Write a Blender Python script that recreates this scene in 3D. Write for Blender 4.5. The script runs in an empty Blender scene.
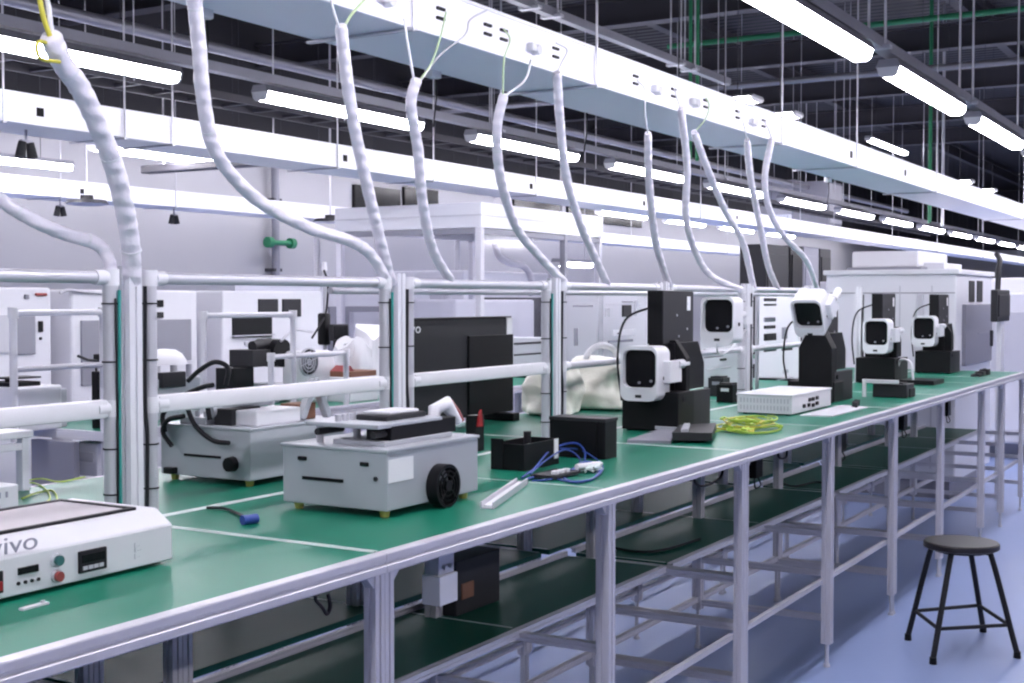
import bpy, bmesh, math, random
from mathutils import Vector, Matrix, Euler
random.seed(7)
S = bpy.context.scene
COL = S.collection
PI = math.pi
V = Vector

# ------------------------------------------------------------------ camera
CAMZ = 1.55
FZ = -.042
TH, PT = math.radians(30.6), math.radians(1.85)
FPX = 1300.0
F = V((math.cos(PT)*math.cos(TH), math.cos(PT)*math.sin(TH), -math.sin(PT)))
R = V((math.sin(TH), -math.cos(TH), 0))
U = R.cross(F)
CAM = V((0, 0, CAMZ))
def ray(u, v): return F + R*((u-512)/FPX) + U*((341.5-v)/FPX)
def at_z(u, v, z):
    d = ray(u, v); return CAM + d*((z-CAMZ)/d.z)
def at_y(u, v, y):
    d = ray(u, v); return CAM + d*(y/d.y)
def at_x(u, v, x):
    d = ray(u, v); return CAM + d*(x/d.x)

cd = bpy.data.cameras.new('camera'); co = bpy.data.objects.new('camera', cd); COL.objects.link(co)
co.location = CAM; co.rotation_euler = (PI/2-PT, 0, TH-PI/2)
cd.sensor_width = 36; cd.lens = FPX/1024*36; cd.clip_end = 200; cd.clip_start = 0.05
S.camera = co
S.view_settings.view_transform = 'Standard'; S.view_settings.look = 'None'; S.view_settings.gamma = 1
S.view_settings.use_curve_mapping = False; S.view_settings.exposure = 1.36
S.cycles.filter_width = 2.3
if S.world is None: S.world = bpy.data.worlds.new('world')

# ------------------------------------------------------------------ materials
def mat(name, col, rough=.5, metal=0., emit=0., noise=0., nscale=20., bump=0., bscale=60., spec=.5, coat=0., col2=None):
    m = bpy.data.materials.new(name); m.use_nodes = True
    nt = m.node_tree; b = nt.nodes['Principled BSDF']
    b.inputs['Base Color'].default_value = (*col, 1)
    b.inputs['Roughness'].default_value = rough
    b.inputs['Metallic'].default_value = metal
    b.inputs['Specular IOR Level'].default_value = spec
    if coat: b.inputs['Coat Weight'].default_value = coat; b.inputs['Coat Roughness'].default_value = .1
    if emit:
        b.inputs['Emission Color'].default_value = (*col, 1); b.inputs['Emission Strength'].default_value = emit
    tc = nt.nodes.new('ShaderNodeTexCoord')
    if noise or col2:
        n = nt.nodes.new('ShaderNodeTexNoise'); n.inputs['Scale'].default_value = nscale; n.inputs['Detail'].default_value = 4
        nt.links.new(tc.outputs['Object'], n.inputs['Vector'])
        mx = nt.nodes.new('ShaderNodeMix'); mx.data_type = 'RGBA'
        c2 = col2 if col2 else tuple(max(0, c*(1-noise)) for c in col)
        mx.inputs[6].default_value = (*col, 1); mx.inputs[7].default_value = (*c2, 1)
        nt.links.new(n.outputs['Fac'], mx.inputs[0]); nt.links.new(mx.outputs[2], b.inputs['Base Color'])
    if bump:
        n2 = nt.nodes.new('ShaderNodeTexNoise'); n2.inputs['Scale'].default_value = bscale; n2.inputs['Detail'].default_value = 3
        nt.links.new(tc.outputs['Object'], n2.inputs['Vector'])
        bp = nt.nodes.new('ShaderNodeBump'); bp.inputs['Strength'].default_value = bump; bp.inputs['Distance'].default_value = .01
        nt.links.new(n2.outputs['Fac'], bp.inputs['Height']); nt.links.new(bp.outputs['Normal'], b.inputs['Normal'])
    return m
M = {}
M['alu'] = mat('brushed_aluminium', (.60, .59, .66), .40, .2, noise=.08, nscale=30)
M['tube'] = mat('pale_steel_tube', (.56, .56, .62), .35, .35, noise=.06)
M['white'] = mat('white_paint', (.68, .68, .74), .4, noise=.03, nscale=8)
M['white2'] = mat('white_plastic', (.70, .70, .75), .45, noise=.03, nscale=15)
M['trunk'] = mat('white_enamel', (.86, .86, .92), .45, noise=.03, nscale=4)
M['ltgrey'] = mat('pale_grey_paint', (.52, .52, .58), .5, noise=.05, nscale=6)
M['grey'] = mat('mid_grey_paint', (.26, .26, .31), .5, noise=.08, nscale=6)
M['midgrey'] = mat('lavender_grey_paint', (.21, .21, .26), .45, noise=.05, nscale=6)
M['box'] = mat('satin_grey_sheet', (.44, .46, .51), .42, .15, noise=.06, nscale=12)
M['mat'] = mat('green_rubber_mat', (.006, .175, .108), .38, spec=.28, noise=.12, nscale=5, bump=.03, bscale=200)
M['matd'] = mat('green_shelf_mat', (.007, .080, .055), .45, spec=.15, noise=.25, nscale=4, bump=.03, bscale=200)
M['tape'] = mat('pale_edge_strip', (.62, .70, .70), .5)
M['black'] = mat('black_plastic', (.005, .005, .007), .45, noise=.2, nscale=15, spec=.22)
M['blackm'] = mat('black_matt', (.006, .006, .008), .6, noise=.2, spec=.2)
M['dark'] = mat('charcoal_panel', (.024, .024, .029), .5, noise=.15, nscale=10, spec=.3)
M['screen'] = mat('dark_glass', (.006, .006, .008), .25, spec=.2)
M['rubber'] = mat('dark_rubber', (.012, .012, .016), .6, spec=.25)
M['floor'] = mat('blue_epoxy_floor', (.275, .35, .61), .30, noise=.06, nscale=2.5, bump=.02, bscale=30)
M['wall'] = mat('grey_wall_panel', (.44, .435, .465), .6, noise=.06, nscale=1.2)
M['wallup'] = mat('dark_upper_wall', (.022, .021, .027), .7, noise=.2, nscale=2)
M['beam'] = mat('grey_steel_beam', (.06, .058, .072), .5, .2, noise=.15, nscale=3)
M['beaml'] = mat('galvanised_channel', (.30, .30, .35), .4, .5, noise=.12, nscale=8)
M['cream'] = mat('cream_plastic_film', (.80, .79, .70), .35, noise=.14, nscale=14, bump=.6, bscale=22)
M['yellow'] = mat('yellow_sleeve', (.55, .50, .06), .45)
M['lime'] = mat('lime_cable', (.45, .62, .08), .45)
M['palegreen'] = mat('pale_green_wire', (.42, .55, .33), .5)
M['blue'] = mat('blue_cable', (.025, .06, .30), .4)
M['teal'] = mat('teal_cable', (.02, .26, .24), .5)
M['green'] = mat('green_pipe', (.02, .20, .09), .5)
M['red'] = mat('red_plastic', (.30, .012, .016), .4)
M['redbutton'] = mat('dull_red_button', (.28, .05, .05), .35)
M['greenbutton'] = mat('dull_green_button', (.03, .13, .13), .35)
M['hot'] = mat('pale_heating_plate', (.50, .465, .495), .65, spec=.12, noise=.06, nscale=3)
M['brown'] = mat('brown_card', (.22, .10, .06), .7, noise=.2)
M['stool'] = mat('dark_wood_seat', (.022, .018, .020), .38, noise=.5, nscale=9)
M['brass'] = mat('yellow_foot', (.50, .46, .12), .4, .3)
M['paper'] = mat('paper', (.80, .80, .84), .7)
M['ink'] = mat('grey_print', (.30, .30, .38), .7)
M['lamp'] = mat('lit_diffuser', (.95, .92, 1.0), .4, emit=18.)
M['clear'] = mat('clear_socket', (.65, .65, .70), .2)

def roof_material():
    m = mat('corrugated_dark_roof', (.013, .012, .017), .6)
    nt = m.node_tree; b = nt.nodes['Principled BSDF']
    tc = nt.nodes.new('ShaderNodeTexCoord'); w = nt.nodes.new('ShaderNodeTexWave')
    w.inputs['Scale'].default_value = 1.6; w.wave_profile = 'SIN'; w.bands_direction = 'X'
    nt.links.new(tc.outputs['Object'], w.inputs['Vector'])
    bp = nt.nodes.new('ShaderNodeBump'); bp.inputs['Distance'].default_value = .025
    nt.links.new(w.outputs['Fac'], bp.inputs['Height']); nt.links.new(bp.outputs['Normal'], b.inputs['Normal'])
    return m
M['roof'] = roof_material()
def hose_material():
    m = mat('white_wrapped_hose', (.74, .71, .79), .42)
    nt = m.node_tree; b = nt.nodes['Principled BSDF']
    tc = nt.nodes.new('ShaderNodeTexCoord'); w = nt.nodes.new('ShaderNodeTexWave')
    w.bands_direction = 'Z'; w.inputs['Scale'].default_value = 9; w.inputs['Distortion'].default_value = 3
    n = nt.nodes.new('ShaderNodeTexNoise'); n.inputs['Scale'].default_value = 60
    ad = nt.nodes.new('ShaderNodeMath'); ad.operation = 'ADD'
    nt.links.new(tc.outputs['Object'], w.inputs['Vector']); nt.links.new(tc.outputs['Object'], n.inputs['Vector'])
    nt.links.new(w.outputs['Fac'], ad.inputs[0]); nt.links.new(n.outputs['Fac'], ad.inputs[1])
    bp = nt.nodes.new('ShaderNodeBump'); bp.inputs['Strength'].default_value = .5; bp.inputs['Distance'].default_value = .006
    nt.links.new(ad.outputs[0], bp.inputs['Height']); nt.links.new(bp.outputs['Normal'], b.inputs['Normal'])
    return m
M['hose'] = hose_material()
def pane_material():
    m = bpy.data.materials.new('clear_pane'); m.use_nodes = True
    nt = m.node_tree; nt.nodes.clear()
    o = nt.nodes.new('ShaderNodeOutputMaterial'); mx = nt.nodes.new('ShaderNodeMixShader')
    t = nt.nodes.new('ShaderNodeBsdfTransparent'); t.inputs[0].default_value = (.95, .95, .97, 1)
    g = nt.nodes.new('ShaderNodeBsdfGlossy'); g.inputs['Roughness'].default_value = .08
    mx.inputs[0].default_value = .07; nt.links.new(t.outputs[0], mx.inputs[1]); nt.links.new(g.outputs[0], mx.inputs[2])
    nt.links.new(mx.outputs[0], o.inputs[0]); return m
M['pane'] = pane_material()

# ------------------------------------------------------------------ mesh builder
class MB:
    def __init__(s): s.bm = bmesh.new()
    def _bev(s, faces, w, seg=2):
        if w <= 0: return
        es = list({e for f in faces for e in f.edges})
        bmesh.ops.bevel(s.bm, geom=es, offset=w, segments=seg, affect='EDGES', profile=.5)
    def box(s, x0, x1, y0, y1, z0, z1, bev=0., seg=2, mt=None):
        vs = [s.bm.verts.new(p) for p in ((x0,y0,z0),(x1,y0,z0),(x1,y1,z0),(x0,y1,z0),(x0,y0,z1),(x1,y0,z1),(x1,y1,z1),(x0,y1,z1))]
        if mt is not None:
            for v in vs: v.co = mt @ v.co
        fs = [s.bm.faces.new([vs[i] for i in q]) for q in ((3,2,1,0),(4,5,6,7),(0,1,5,4),(1,2,6,5),(2,3,7,6),(3,0,4,7))]
        s._bev(fs, bev, seg); return s
    def cyl(s, p0, p1, r, r2=None, n=16, cap=True):
        p0, p1 = V(p0), V(p1); r2 = r if r2 is None else r2
        d = (p1-p0).normalized(); a = d.orthogonal().normalized(); b = d.cross(a)
        A = [s.bm.verts.new(p0+(a*math.cos(2*PI*i/n)+b*math.sin(2*PI*i/n))*r) for i in range(n)]
        B = [s.bm.verts.new(p1+(a*math.cos(2*PI*i/n)+b*math.sin(2*PI*i/n))*r2) for i in range(n)]
        for i in range(n): s.bm.faces.new((A[i], A[(i+1)%n], B[(i+1)%n], B[i]))
        if cap: s.bm.faces.new(A[::-1]); s.bm.faces.new(B)
        return s
    def tube(s, pts, r, n=10, smooth_iter=0):
        pts = [V(p) for p in pts]
        rs = r if isinstance(r, (list, tuple)) else [r]*len(pts)
        prev = None; rings = []
        for i, p in enumerate(pts):
            d = (pts[min(i+1, len(pts)-1)]-pts[max(i-1, 0)])
            d = d.normalized() if d.length > 1e-9 else V((0,0,1))
            if prev is None: a = d.orthogonal().normalized()
            else:
                a = prev - d*prev.dot(d); a = a.normalized() if a.length > 1e-6 else d.orthogonal().normalized()
            prev = a; b = d.cross(a)
            rings.append([s.bm.verts.new(p+(a*math.cos(2*PI*k/n)+b*math.sin(2*PI*k/n))*rs[i]) for k in range(n)])
        for i in range(len(rings)-1):
            for k in range(n): s.bm.faces.new((rings[i][k], rings[i][(k+1)%n], rings[i+1][(k+1)%n], rings[i+1][k]))
        s.bm.faces.new(rings[0][::-1]); s.bm.faces.new(rings[-1]); return s
    def prism(s, poly, axis, a0, a1, bev=0.):
        def mk(p, a):
            return {'x': (a, p[0], p[1]), 'y': (p[0], a, p[1]), 'z': (p[0], p[1], a)}[axis]
        A = [s.bm.verts.new(mk(p, a0)) for p in poly]; B = [s.bm.verts.new(mk(p, a1)) for p in poly]
        n = len(poly); fs = []
        for i in range(n): fs.append(s.bm.faces.new((A[i], A[(i+1)%n], B[(i+1)%n], B[i])))
        fs.append(s.bm.faces.new(A[::-1])); fs.append(s.bm.faces.new(B)); s._bev(fs, bev, 1); return s
    def frame(s, outer, inner, axis, a0, a1):
        def mk(p, a):
            return {'x': (a, p[0], p[1]), 'y': (p[0], a, p[1]), 'z': (p[0], p[1], a)}[axis]
        n = len(outer)
        L = [[s.bm.verts.new(mk(p, a)) for p in pl] for a in (a0, a1) for pl in (outer, inner)]
        for i in range(n):
            j = (i+1) % n
            s.bm.faces.new((L[0][i], L[0][j], L[1][j], L[1][i])); s.bm.faces.new((L[2][i], L[3][i], L[3][j], L[2][j]))
            s.bm.faces.new((L[0][i], L[2][i], L[2][j], L[0][j])); s.bm.faces.new((L[1][i], L[1][j], L[3][j], L[3][i]))
        return s
    def profile(s, axis, c, a0, a1, w, slot=True):
        """slotted square extrusion; c = centre in the two other axes"""
        h = w/2; g = w*.11; d = w*.14
        if slot:
            side = [(-h, -h), (-g, -h), (-g*.8, -h+d), (g*.8, -h+d), (g, -h)]
        else: side = [(-h, -h)]
        poly = []
        for k in range(4):
            ca, sa = round(math.cos(k*PI/2)), round(math.sin(k*PI/2))
            poly += [(c[0]+p[0]*ca-p[1]*sa, c[1]+p[0]*sa+p[1]*ca) for p in side]
        return s.prism(poly, axis, a0, a1)
    def xf(s, m):
        bmesh.ops.transform(s.bm, matrix=m, verts=s.bm.verts); return s
    def build(s, name, m, parent=None, smooth=None, world=True):
        bmesh.ops.recalc_face_normals(s.bm, faces=s.bm.faces)
        if parent is not None and world:
            off = V((0,0,0)); p = parent
            while p is not None: off += p.location; p = p.parent
            bmesh.ops.translate(s.bm, vec=-off, verts=s.bm.verts)
        me = bpy.data.meshes.new(name); s.bm.to_mesh(me); s.bm.free()
        me.materials.append(M[m] if isinstance(m, str) else m)
        if smooth is not None:
            for p in me.polygons: p.use_smooth = True
            try: me.set_sharp_from_angle(angle=math.radians(smooth))
            except Exception: pass
        o = bpy.data.objects.new(name, me); COL.objects.link(o)
        if parent is not None: o.parent = parent
        return o
def rrect(cx, cy, w, h, r, n=5):
    pts = []
    for (sx, sy, a0) in ((1,1,0),(-1,1,90),(-1,-1,180),(1,-1,270)):
        for i in range(n+1):
            a = math.radians(a0+90*i/n)
            pts.append((cx+sx*(w/2-r)+r*math.cos(a), cy+sy*(h/2-r)+r*math.sin(a)))
    return pts
def circ(cx, cy, r, n=20): return [(cx+r*math.cos(2*PI*i/n), cy+r*math.sin(2*PI*i/n)) for i in range(n)]
def spline(pts, sub=8):
    P = [V(p) for p in pts]; P = [P[0]*2-P[1]] + P + [P[-1]*2-P[-2]]; out = []
    for i in range(1, len(P)-2):
        a, b, c, d = P[i-1:i+3]
        for k in range(sub):
            t = k/sub
            out.append(.5*((2*b)+(c-a)*t+(2*a-5*b+4*c-d)*t*t+(3*b-3*c+d-a)*t**3))
    out.append(P[-2]); return out
def tag(o, label, cat, group=None, kind=None):
    o['label'] = label; o['category'] = cat
    if group: o['group'] = group
    if kind: o['kind'] = kind
    return o
def thing(name, label, cat, loc=(0,0,0), group=None, rot=(0,0,0)):
    o = bpy.data.objects.new(name, None); COL.objects.link(o); o.location = loc; o.rotation_euler = rot
    o.empty_display_size = .05
    return tag(o, label, cat, group)
KIDS = {}
def copy_tree(o, parent=None):
    c = o.copy(); COL.objects.link(c)
    if parent is not None: c.parent = parent
    for ch in list(o.children): copy_tree(ch, c)
    return c
def struct(mb, name, m, label, cat='structure', smooth=None):
    o = mb.build(name, m, None, smooth); o['kind'] = 'structure'; o['label'] = label; o['category'] = cat; return o
def text_part(name, txt, size, mx, m, parent, depth=.0006, world=True):
    c = bpy.data.curves.new(name, 'FONT'); c.body = txt; c.size = size; c.extrude = depth
    t = bpy.data.objects.new(name+'_tmp', c); COL.objects.link(t)
    me = bpy.data.meshes.new_from_object(t.evaluated_get(bpy.context.evaluated_depsgraph_get()))
    bpy.data.objects.remove(t); bpy.data.curves.remove(c)
    me.transform(mx)
    if parent is not None and world:
        off = V((0,0,0)); p = parent
        while p is not None: off += p.location; p = p.parent
        me.transform(Matrix.Translation(-off))
    me.materials.clear(); me.materials.append(M[m]); me.name = name
    o = bpy.data.objects.new(name, me); COL.objects.link(o)
    if parent is not None: o.parent = parent
    return o
# text facing -y:  x right, z up
FACE_NY = Matrix(((1,0,0,0),(0,0,-1,0),(0,1,0,0),(0,0,0,1)))
FACE_NX = Matrix(((0,0,-1,0),(-1,0,0,0),(0,1,0,0),(0,0,0,1)))

ORD = ['first','second','third','fourth','fifth','sixth','seventh','eighth','ninth','tenth','eleventh','twelfth','thirteenth','fourteenth','fifteenth','sixteenth']

# ------------------------------------------------------------------ room shell
RX0, RX1, RY0, RY1, RZ = -9, 46, -7, 11.5, 5.2
struct(MB().box(RX0, RX1, RY0, RY1, FZ-.1, FZ), 'floor', 'floor', 'glossy pale blue epoxy floor', 'floor')
struct(MB().box(RX0, RX1, RY0, RY1, RZ, RZ+.1), 'ceiling', 'roof', 'dark corrugated roof deck', 'ceiling')
struct(MB().box(RX0, RX1, RY1, RY1+.15, FZ, 3.5), 'wall_back', 'wall', 'pale grey panel wall behind the machines', 'wall')
struct(MB().box(RX0, RX1, RY1+.02, RY1+.15, 3.5, RZ), 'wall_upper', 'wallup', 'dark upper wall under the roof', 'wall')
struct(MB().box(RX1, RX1+.15, RY0, RY1+.15, FZ, 3.2), 'wall_end', 'wall', 'pale far end wall of the hall', 'wall')
struct(MB().box(RX1+.02, RX1+.15, RY0, RY1+.15, 3.2, RZ), 'wall_end_upper', 'wallup', 'dark far end wall under the roof', 'wall')
struct(MB().box(RX0, RX1, RY0-.15, RY0, FZ, RZ), 'wall_side', 'wall', 'pale wall behind the camera', 'wall')
struct(MB().box(RX0-.15, RX0, RY0-.15, RY1+.15, FZ, RZ), 'wall_near', 'wall', 'pale wall at the near end', 'wall')
# roof beams across the hall (I sections) and along it
def ibeam_y(x, z, h, w, nm, lb):
    m = MB(); m.box(x-w/2, x+w/2, RY0, RY1, z, z+.02).box(x-w/2, x+w/2, RY0, RY1, z+h-.02, z+h).box(x-.01, x+.01, RY0, RY1, z+.02, z+h-.02)
    return struct(m, nm, 'beam', lb, 'beam')
nt_ = 1
for i, x in enumerate((3.4, 6.6, 9.8, 13.0, 16.2, 19.4, 22.6, 25.8)):
    ibeam_y(x, 4.55, .30, .20, f'trim_{nt_}', f'grey steel roof beam crossing the hall, {ORD[i]} from the near end'); nt_ += 1
for i, y in enumerate((-3.5, 3.2, 6.6, 9.6)):
    m = MB(); m.box(RX0, RX1, y-.06, y+.06, 4.86, 4.88).box(RX0, RX1, y-.008, y+.008, 4.88, 5.1).box(RX0, RX1, y-.06, y+.06, 5.1, RZ)
    struct(m, f'trim_{nt_}', 'beam', f'grey purlin running along the hall, {ORD[i]} from the aisle side', 'beam'); nt_ += 1

# ------------------------------------------------------------------ overhead trunkings
def trunk(y0, z0, w, h, label, x0, x1, rods, knock, slots, clears):
    t = thing('cable_trunking', label, 'cable trunk', ((x0+x1)/2, y0+w/2, z0))
    m = MB(); m.box(x0, x1, y0, y0+w, z0, z0+h, .004)
    m.build('trough', 'trunk', t)
    m = MB().box(x0, x1, y0-.006, y0+.02, z0+h-.002, z0+h+.008).box(x0, x1, y0+w-.02, y0+w+.006, z0+h-.002, z0+h+.008)
    m.build('lid', 'trunk', t)
    for x in rods:
        m = MB().cyl((x, y0-.012, z0-.012), (x, y0-.012, RZ), .005, n=8)
        m.box(x-.010, x+.010, y0-.022, y0+w+.022, z0-.010, z0-.002)
        m.build('hanger', 'tube', t, 40)
    for x in knock:
        MB().box(x-.02, x+.02, y0-.004, y0+.002, z0+h*.32, z0+h*.62).build('knockout', 'blackm', t)
    for x in slots:
        for zz in (.60, .38):
            m = MB().box(x-.022, x+.022, y0-.008, y0+.002, z0+h*zz, z0+h*(zz+.07), .002)
            m.build('socket_slot', 'rubber', t)
    for x in clears:
        m = MB().box(x-.035, x+.003, y0-.028, y0+.002, z0+h*.32, z0+h*.54, .008).cyl((x+.015, y0-.028, z0+h*.40), (x+.015, y0, z0+h*.40), .018, n=14)
        m.build('plug_socket', 'clear', t, 40)
    return t
TY = 2.27
TZ0 = at_y(500, 55.7, TY).z; TZH = .137
def tx(u, v): return at_y(u, v, TY).x
trunk(TY, TZ0, .37, TZH, 'wide white trunking in front, nearest the camera, with the cable drops plugged in', -2, 27,
      [tx(594, 50), tx(205, -30), tx(780, 110), tx(855, 150), tx(935, 180), tx(410, 10)] + [14, 17, 20, 23], [tx(851, 160), tx(905, 180)],
      [tx(u, v) for u, v in ((440, 5), (487, 10), (503, 28), (555, 42), (635, 76), (673, 87), (705, 97), (737, 108), (763, 120))],
      [tx(u, v) for u, v in ((383, 15), (531, 55), (654, 95), (692, 107), (751, 128))])
T2Y = 5.12
def tx2(u, v): return at_y(u, v, T2Y).x
trunk(T2Y, 2.38, .37, .137, 'middle of the three white trunkings, behind the cable drops', 1, 45,
      [tx2(u, 120) for u in (2, 123, 171, 336, 432, 535, 700, 800)] + [17, 20, 23, 27, 31, 35, 39, 43], [tx2(40, 117), tx2(345, 160), tx2(531, 187), tx2(644, 205), tx2(737, 218)], [], [])
T3Y = 8.55
trunk(T3Y, 2.38, .37, .137, 'rear white trunking, lowest in view, close to the grey wall', 2, 27,
      [at_y(u, 200, T3Y).x for u in (60, 175, 330)] + [14, 18, 22], [at_y(280, 208, T3Y).x, at_y(82, 198, T3Y).x], [], [])

# twin sockets hanging under the trunks
def twin_socket(p, label, s=1.):
    t = thing('twin_socket', label, 'socket', p, 'twin sockets under the trunking')
    MB().cyl((p[0], p[1], p[2]-.05*s), p, .006*s, n=8).box(p[0]-.03*s, p[0]+.03*s, p[1]-.012, p[1]+.012, p[2]-.06*s, p[2]-.045*s, .002).build('bracket', 'beaml', t, 40)
    for sx in (-1, 1):
        MB().cyl((p[0]+sx*.02*s, p[1], p[2]-.055*s), (p[0]+sx*.034*s, p[1], p[2]-.125*s), .018*s, .024*s, n=12).build('socket', 'rubber', t, 40)
for (u, v, y, z, lb) in ((26, 131, T2Y+.18, 2.38, 'dark twin socket hanging below the middle trunking at the photo\'s left edge'),
                      (60, 200, T3Y+.18, 2.38, 'twin socket below the rear trunking, beside the round fitting'),
                      (174, 210, T3Y+.18, 2.38, 'twin socket below the rear trunking, right of the thick cable drop')):
    p = at_y(u, v, y); twin_socket(V((p.x, y, z)), lb, 1.1)
# clear sockets hanging below the front trunk
for i, (u, v, lb) in enumerate(((202, 8, 'beside the top of the cable drop that swings right'), (433, 70, 'beside the drop with a green wire'), (585, 105, 'behind the sixth cable drop'), (828, 178, 'far along, past the last cable drop'))):
    p = at_y(u, v, TY+.36)
    t = thing('hanging_connector', 'clear connector under the front trunking, '+lb, 'connector', p, 'connectors under the front trunking')
    MB().box(p.x-.03, p.x+.03, p.y-.02, p.y+.02, p.z-.03, p.z+.03, .008).build('body', 'clear', t, 40)
    MB().cyl((p.x, p.y, p.z+.03), (p.x, p.y, TZ0), .005, n=8).build('stem', 'tube', t, 40)
    MB().tube(spline([(p.x+.02, p.y, p.z-.03), (p.x+.02, p.y, p.z-.10), (p.x+.03, p.y+.02, p.z-.20)]), .003, 6).build('cable', 'rubber', t, 60)

# ------------------------------------------------------------------ lamps
def make_lamp(L, w=.10, h=.075, drop=0):
    t = bpy.data.objects.new('batten_lamp', None); COL.objects.link(t); t.empty_display_size = .05
    # origin at the near end, underside
    m = MB(); pr = [(-w/2, h*.55), (-w*.42, h*.15), (-w*.28, 0), (w*.28, 0), (w*.42, h*.15), (w/2, h*.55)]
    m.prism(pr, 'x', .014, L-.014).build('diffuser', 'lamp', t, 50, False)
    MB().prism([(-w/2-.004, h*.55), (w/2+.004, h*.55), (w*.4, h), (-w*.4, h)], 'x', 0, L).build('housing', 'beaml', t, None, False)
    for x0, x1 in ((0, .014), (L-.014, L)):
        MB().prism([(-w/2, h*.55), (-w*.4, h*.12), (-w*.26, -.003), (w*.26, -.003), (w*.4, h*.12), (w/2, h*.55)], 'x', x0, x1).build('end_cap', 'white2', t, None, False)
    if drop:
        for x in (L*.2, L*.8): MB().cyl((x, 0, h), (x, 0, drop), .003, n=6).build('hanger', 'beam', t, None, False)
    return t
def lamp_row(y, z, starts, L, names, proto=None, group=None, rz=0, w=.10, h=.075, rod=True):
    r = None
    for i, x in enumerate(starts):
        if r is None: o = make_lamp(L, w, h, RZ-z if rod else 0); r = o
        else: o = copy_tree(r)
        o.location = (x, y, z); o.rotation_euler = (0, 0, rz)
        lb = names[i] if i < len(names) else names[-1]
        tag(o, lb, 'lamp', group)
    return r
def track(y, z, x0, x1, rods, label, w=.06):
    t = thing('lamp_track', label, 'lamp track', ((x0+x1)/2, y, z))
    MB().prism([(y-w/2, z), (y-w/2, z+.045), (y-w/2+.006, z+.045), (y-w/2+.006, z+.006), (y+w/2-.006, z+.006), (y+w/2-.006, z+.045), (y+w/2, z+.045), (y+w/2, z)], 'x', x0, x1).build('channel', 'beaml', t)
    for x in rods:
        MB().cyl((x, y-.035, z+.02), (x, y-.035, RZ), .006, n=8).cyl((x, y+.035, z+.02), (x, y+.035, RZ), .006, n=8).box(x-.02, x+.02, y-.06, y+.06, z-.004, z+.012).build('hanger', 'tube', t, 40)
    return t
# row over the aisle
Y0, Z0 = 1.50, at_y(912, 90, 1.50).z
s0 = [5.77+1.82*k for k in range(-6, 12)]
nm0 = []
for k in range(-6, 12):
    if k == -1: nm0.append('big lit batten lamp at the top of the photo, first of the aisle row')
    elif k == 0: nm0.append('lit batten lamp of the aisle row, second, ending near the green pipes')
    elif k == 1: nm0.append('lit batten lamp of the aisle row, cut by the photo\'s right edge')
    else: nm0.append('lit batten lamp over the aisle, outside the frame')
p0 = lamp_row(Y0, Z0, s0, 1.41, nm0, None, 'batten lamps over the aisle', rod=False)
track(Y0, Z0+.09, -5.2, 27, [3.77+1.82*k for k in range(-1, 8)], 'galvanised channel carrying the aisle lamps')
# row above the front trunk
Y1, Z1 = 2.62, at_y(965, 183, 2.62).z
s1 = [at_y(u, v, Y1).x for u, v in ((758, 99), (799, 117), (973, 183))] + [14.5, 17.0, 19.5]
lamp_row(Y1, Z1+.03, s1, .62, [
    'short crosswise lit lamp just above the front trunking, first from the camera', 'short crosswise lit lamp just above the front trunking, second from the camera',
    'short crosswise lit lamp above the front trunking, close to the right edge'] + ['distant crosswise lit lamp above the far end of the front trunking']*3, None, 'lamps above the front trunking', PI/2, .20, .035)
a_ = at_y(868, 141, 5.0); b_ = at_y(905, 155, 5.0)
lamp_row(5.0, a_.z, [a_.x], b_.x-a_.x, ['slim lit lamp high against the dark roof, seen above the front trunking'])
YT = 3.3; ZT = at_y(590, 32, YT).z
track(YT, ZT, at_y(480, -5, YT).x, at_y(728, 82, YT).x, [at_y(u, 40, YT).x for u in (530, 552, 676, 690)], 'bright bare channel above the front trunking, without lamps', .045)
# row between first and second trunk
Y2, Z2 = 4.40, at_y(340, 110, 4.40).z-.03
s2 = [3.0+1.965*k for k in range(-2, 20)]
nm2 = ['lit lamp outside the frame in the second row', 'lit lamp outside the frame in the second row',
       'lit batten lamp crossing behind the thickest cable drop, at the left edge', 'lit batten lamp whose far end meets the kinked cable drop',
       'lit batten lamp behind the speckled cable drop, above the glass booth', 'lit batten lamp behind the nearly straight cable drop']
nm2_far = 'tiny lit lamp at the distant end of the second row'
for k in range(6, 14): nm2.append(f'small lit lamp of the second row, {ORD[k-6]} past the last cable drop')
nm2.append(nm2_far)
p2 = lamp_row(Y2, Z2, s2, 1.39, nm2, None, 'batten lamps of the second row', rod=False)
track(Y2, Z2+.09, -2, 45, [3.3+3.94*k for k in range(0, 6)], 'dark galvanised channel carrying the second row of lamps')
# third row
Y3, Z3 = 7.2, at_y(143, 157, 7.2).z
lamp_row(Y3, Z3, [at_y(92, 150, 7.2).x, at_y(598, 216, 7.2).x, at_y(598, 216, 7.2).x+2, at_y(598, 216, 7.2).x+4, at_y(598, 216, 7.2).x+6], 1.35, [
    'slim lit lamp seen under the middle trunking, behind the thickest drop', 'small lit lamp below the middle trunking, above the glass booth', 'tiny lit lamp far under the middle trunking', 'tiny lit lamp far under the middle trunking', 'tiny lit lamp far under the middle trunking'], p2, 'batten lamps of the third row')
p = at_y(70, 176, 8.2)
lamp_row(8.2, 2.56, [p.x-1.4], 1.4, ['lit lamp resting just above the rear trunking at the left edge'], p0)
for yy in (7.6, 10.4): lamp_row(yy, 1.55+.148*yy/.861, [1.5+1.9*k for k in range(0, 20)], 1.4, ['lit lamp hidden behind the middle trunking, towards the back wall'], p2, 'lamps along the back wall')  # unseen rows added to brighten the back wall, machines and rear trunking
# unseen lamp row added behind the camera to light the benches from the front
for yy in (-1.6,):
    lamp_row(yy, Z0, [-4+1.9*k for k in range(0, 13)], 1.55, ['lit batten lamp in a row behind the camera'], p0, 'lamps behind the camera')
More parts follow.
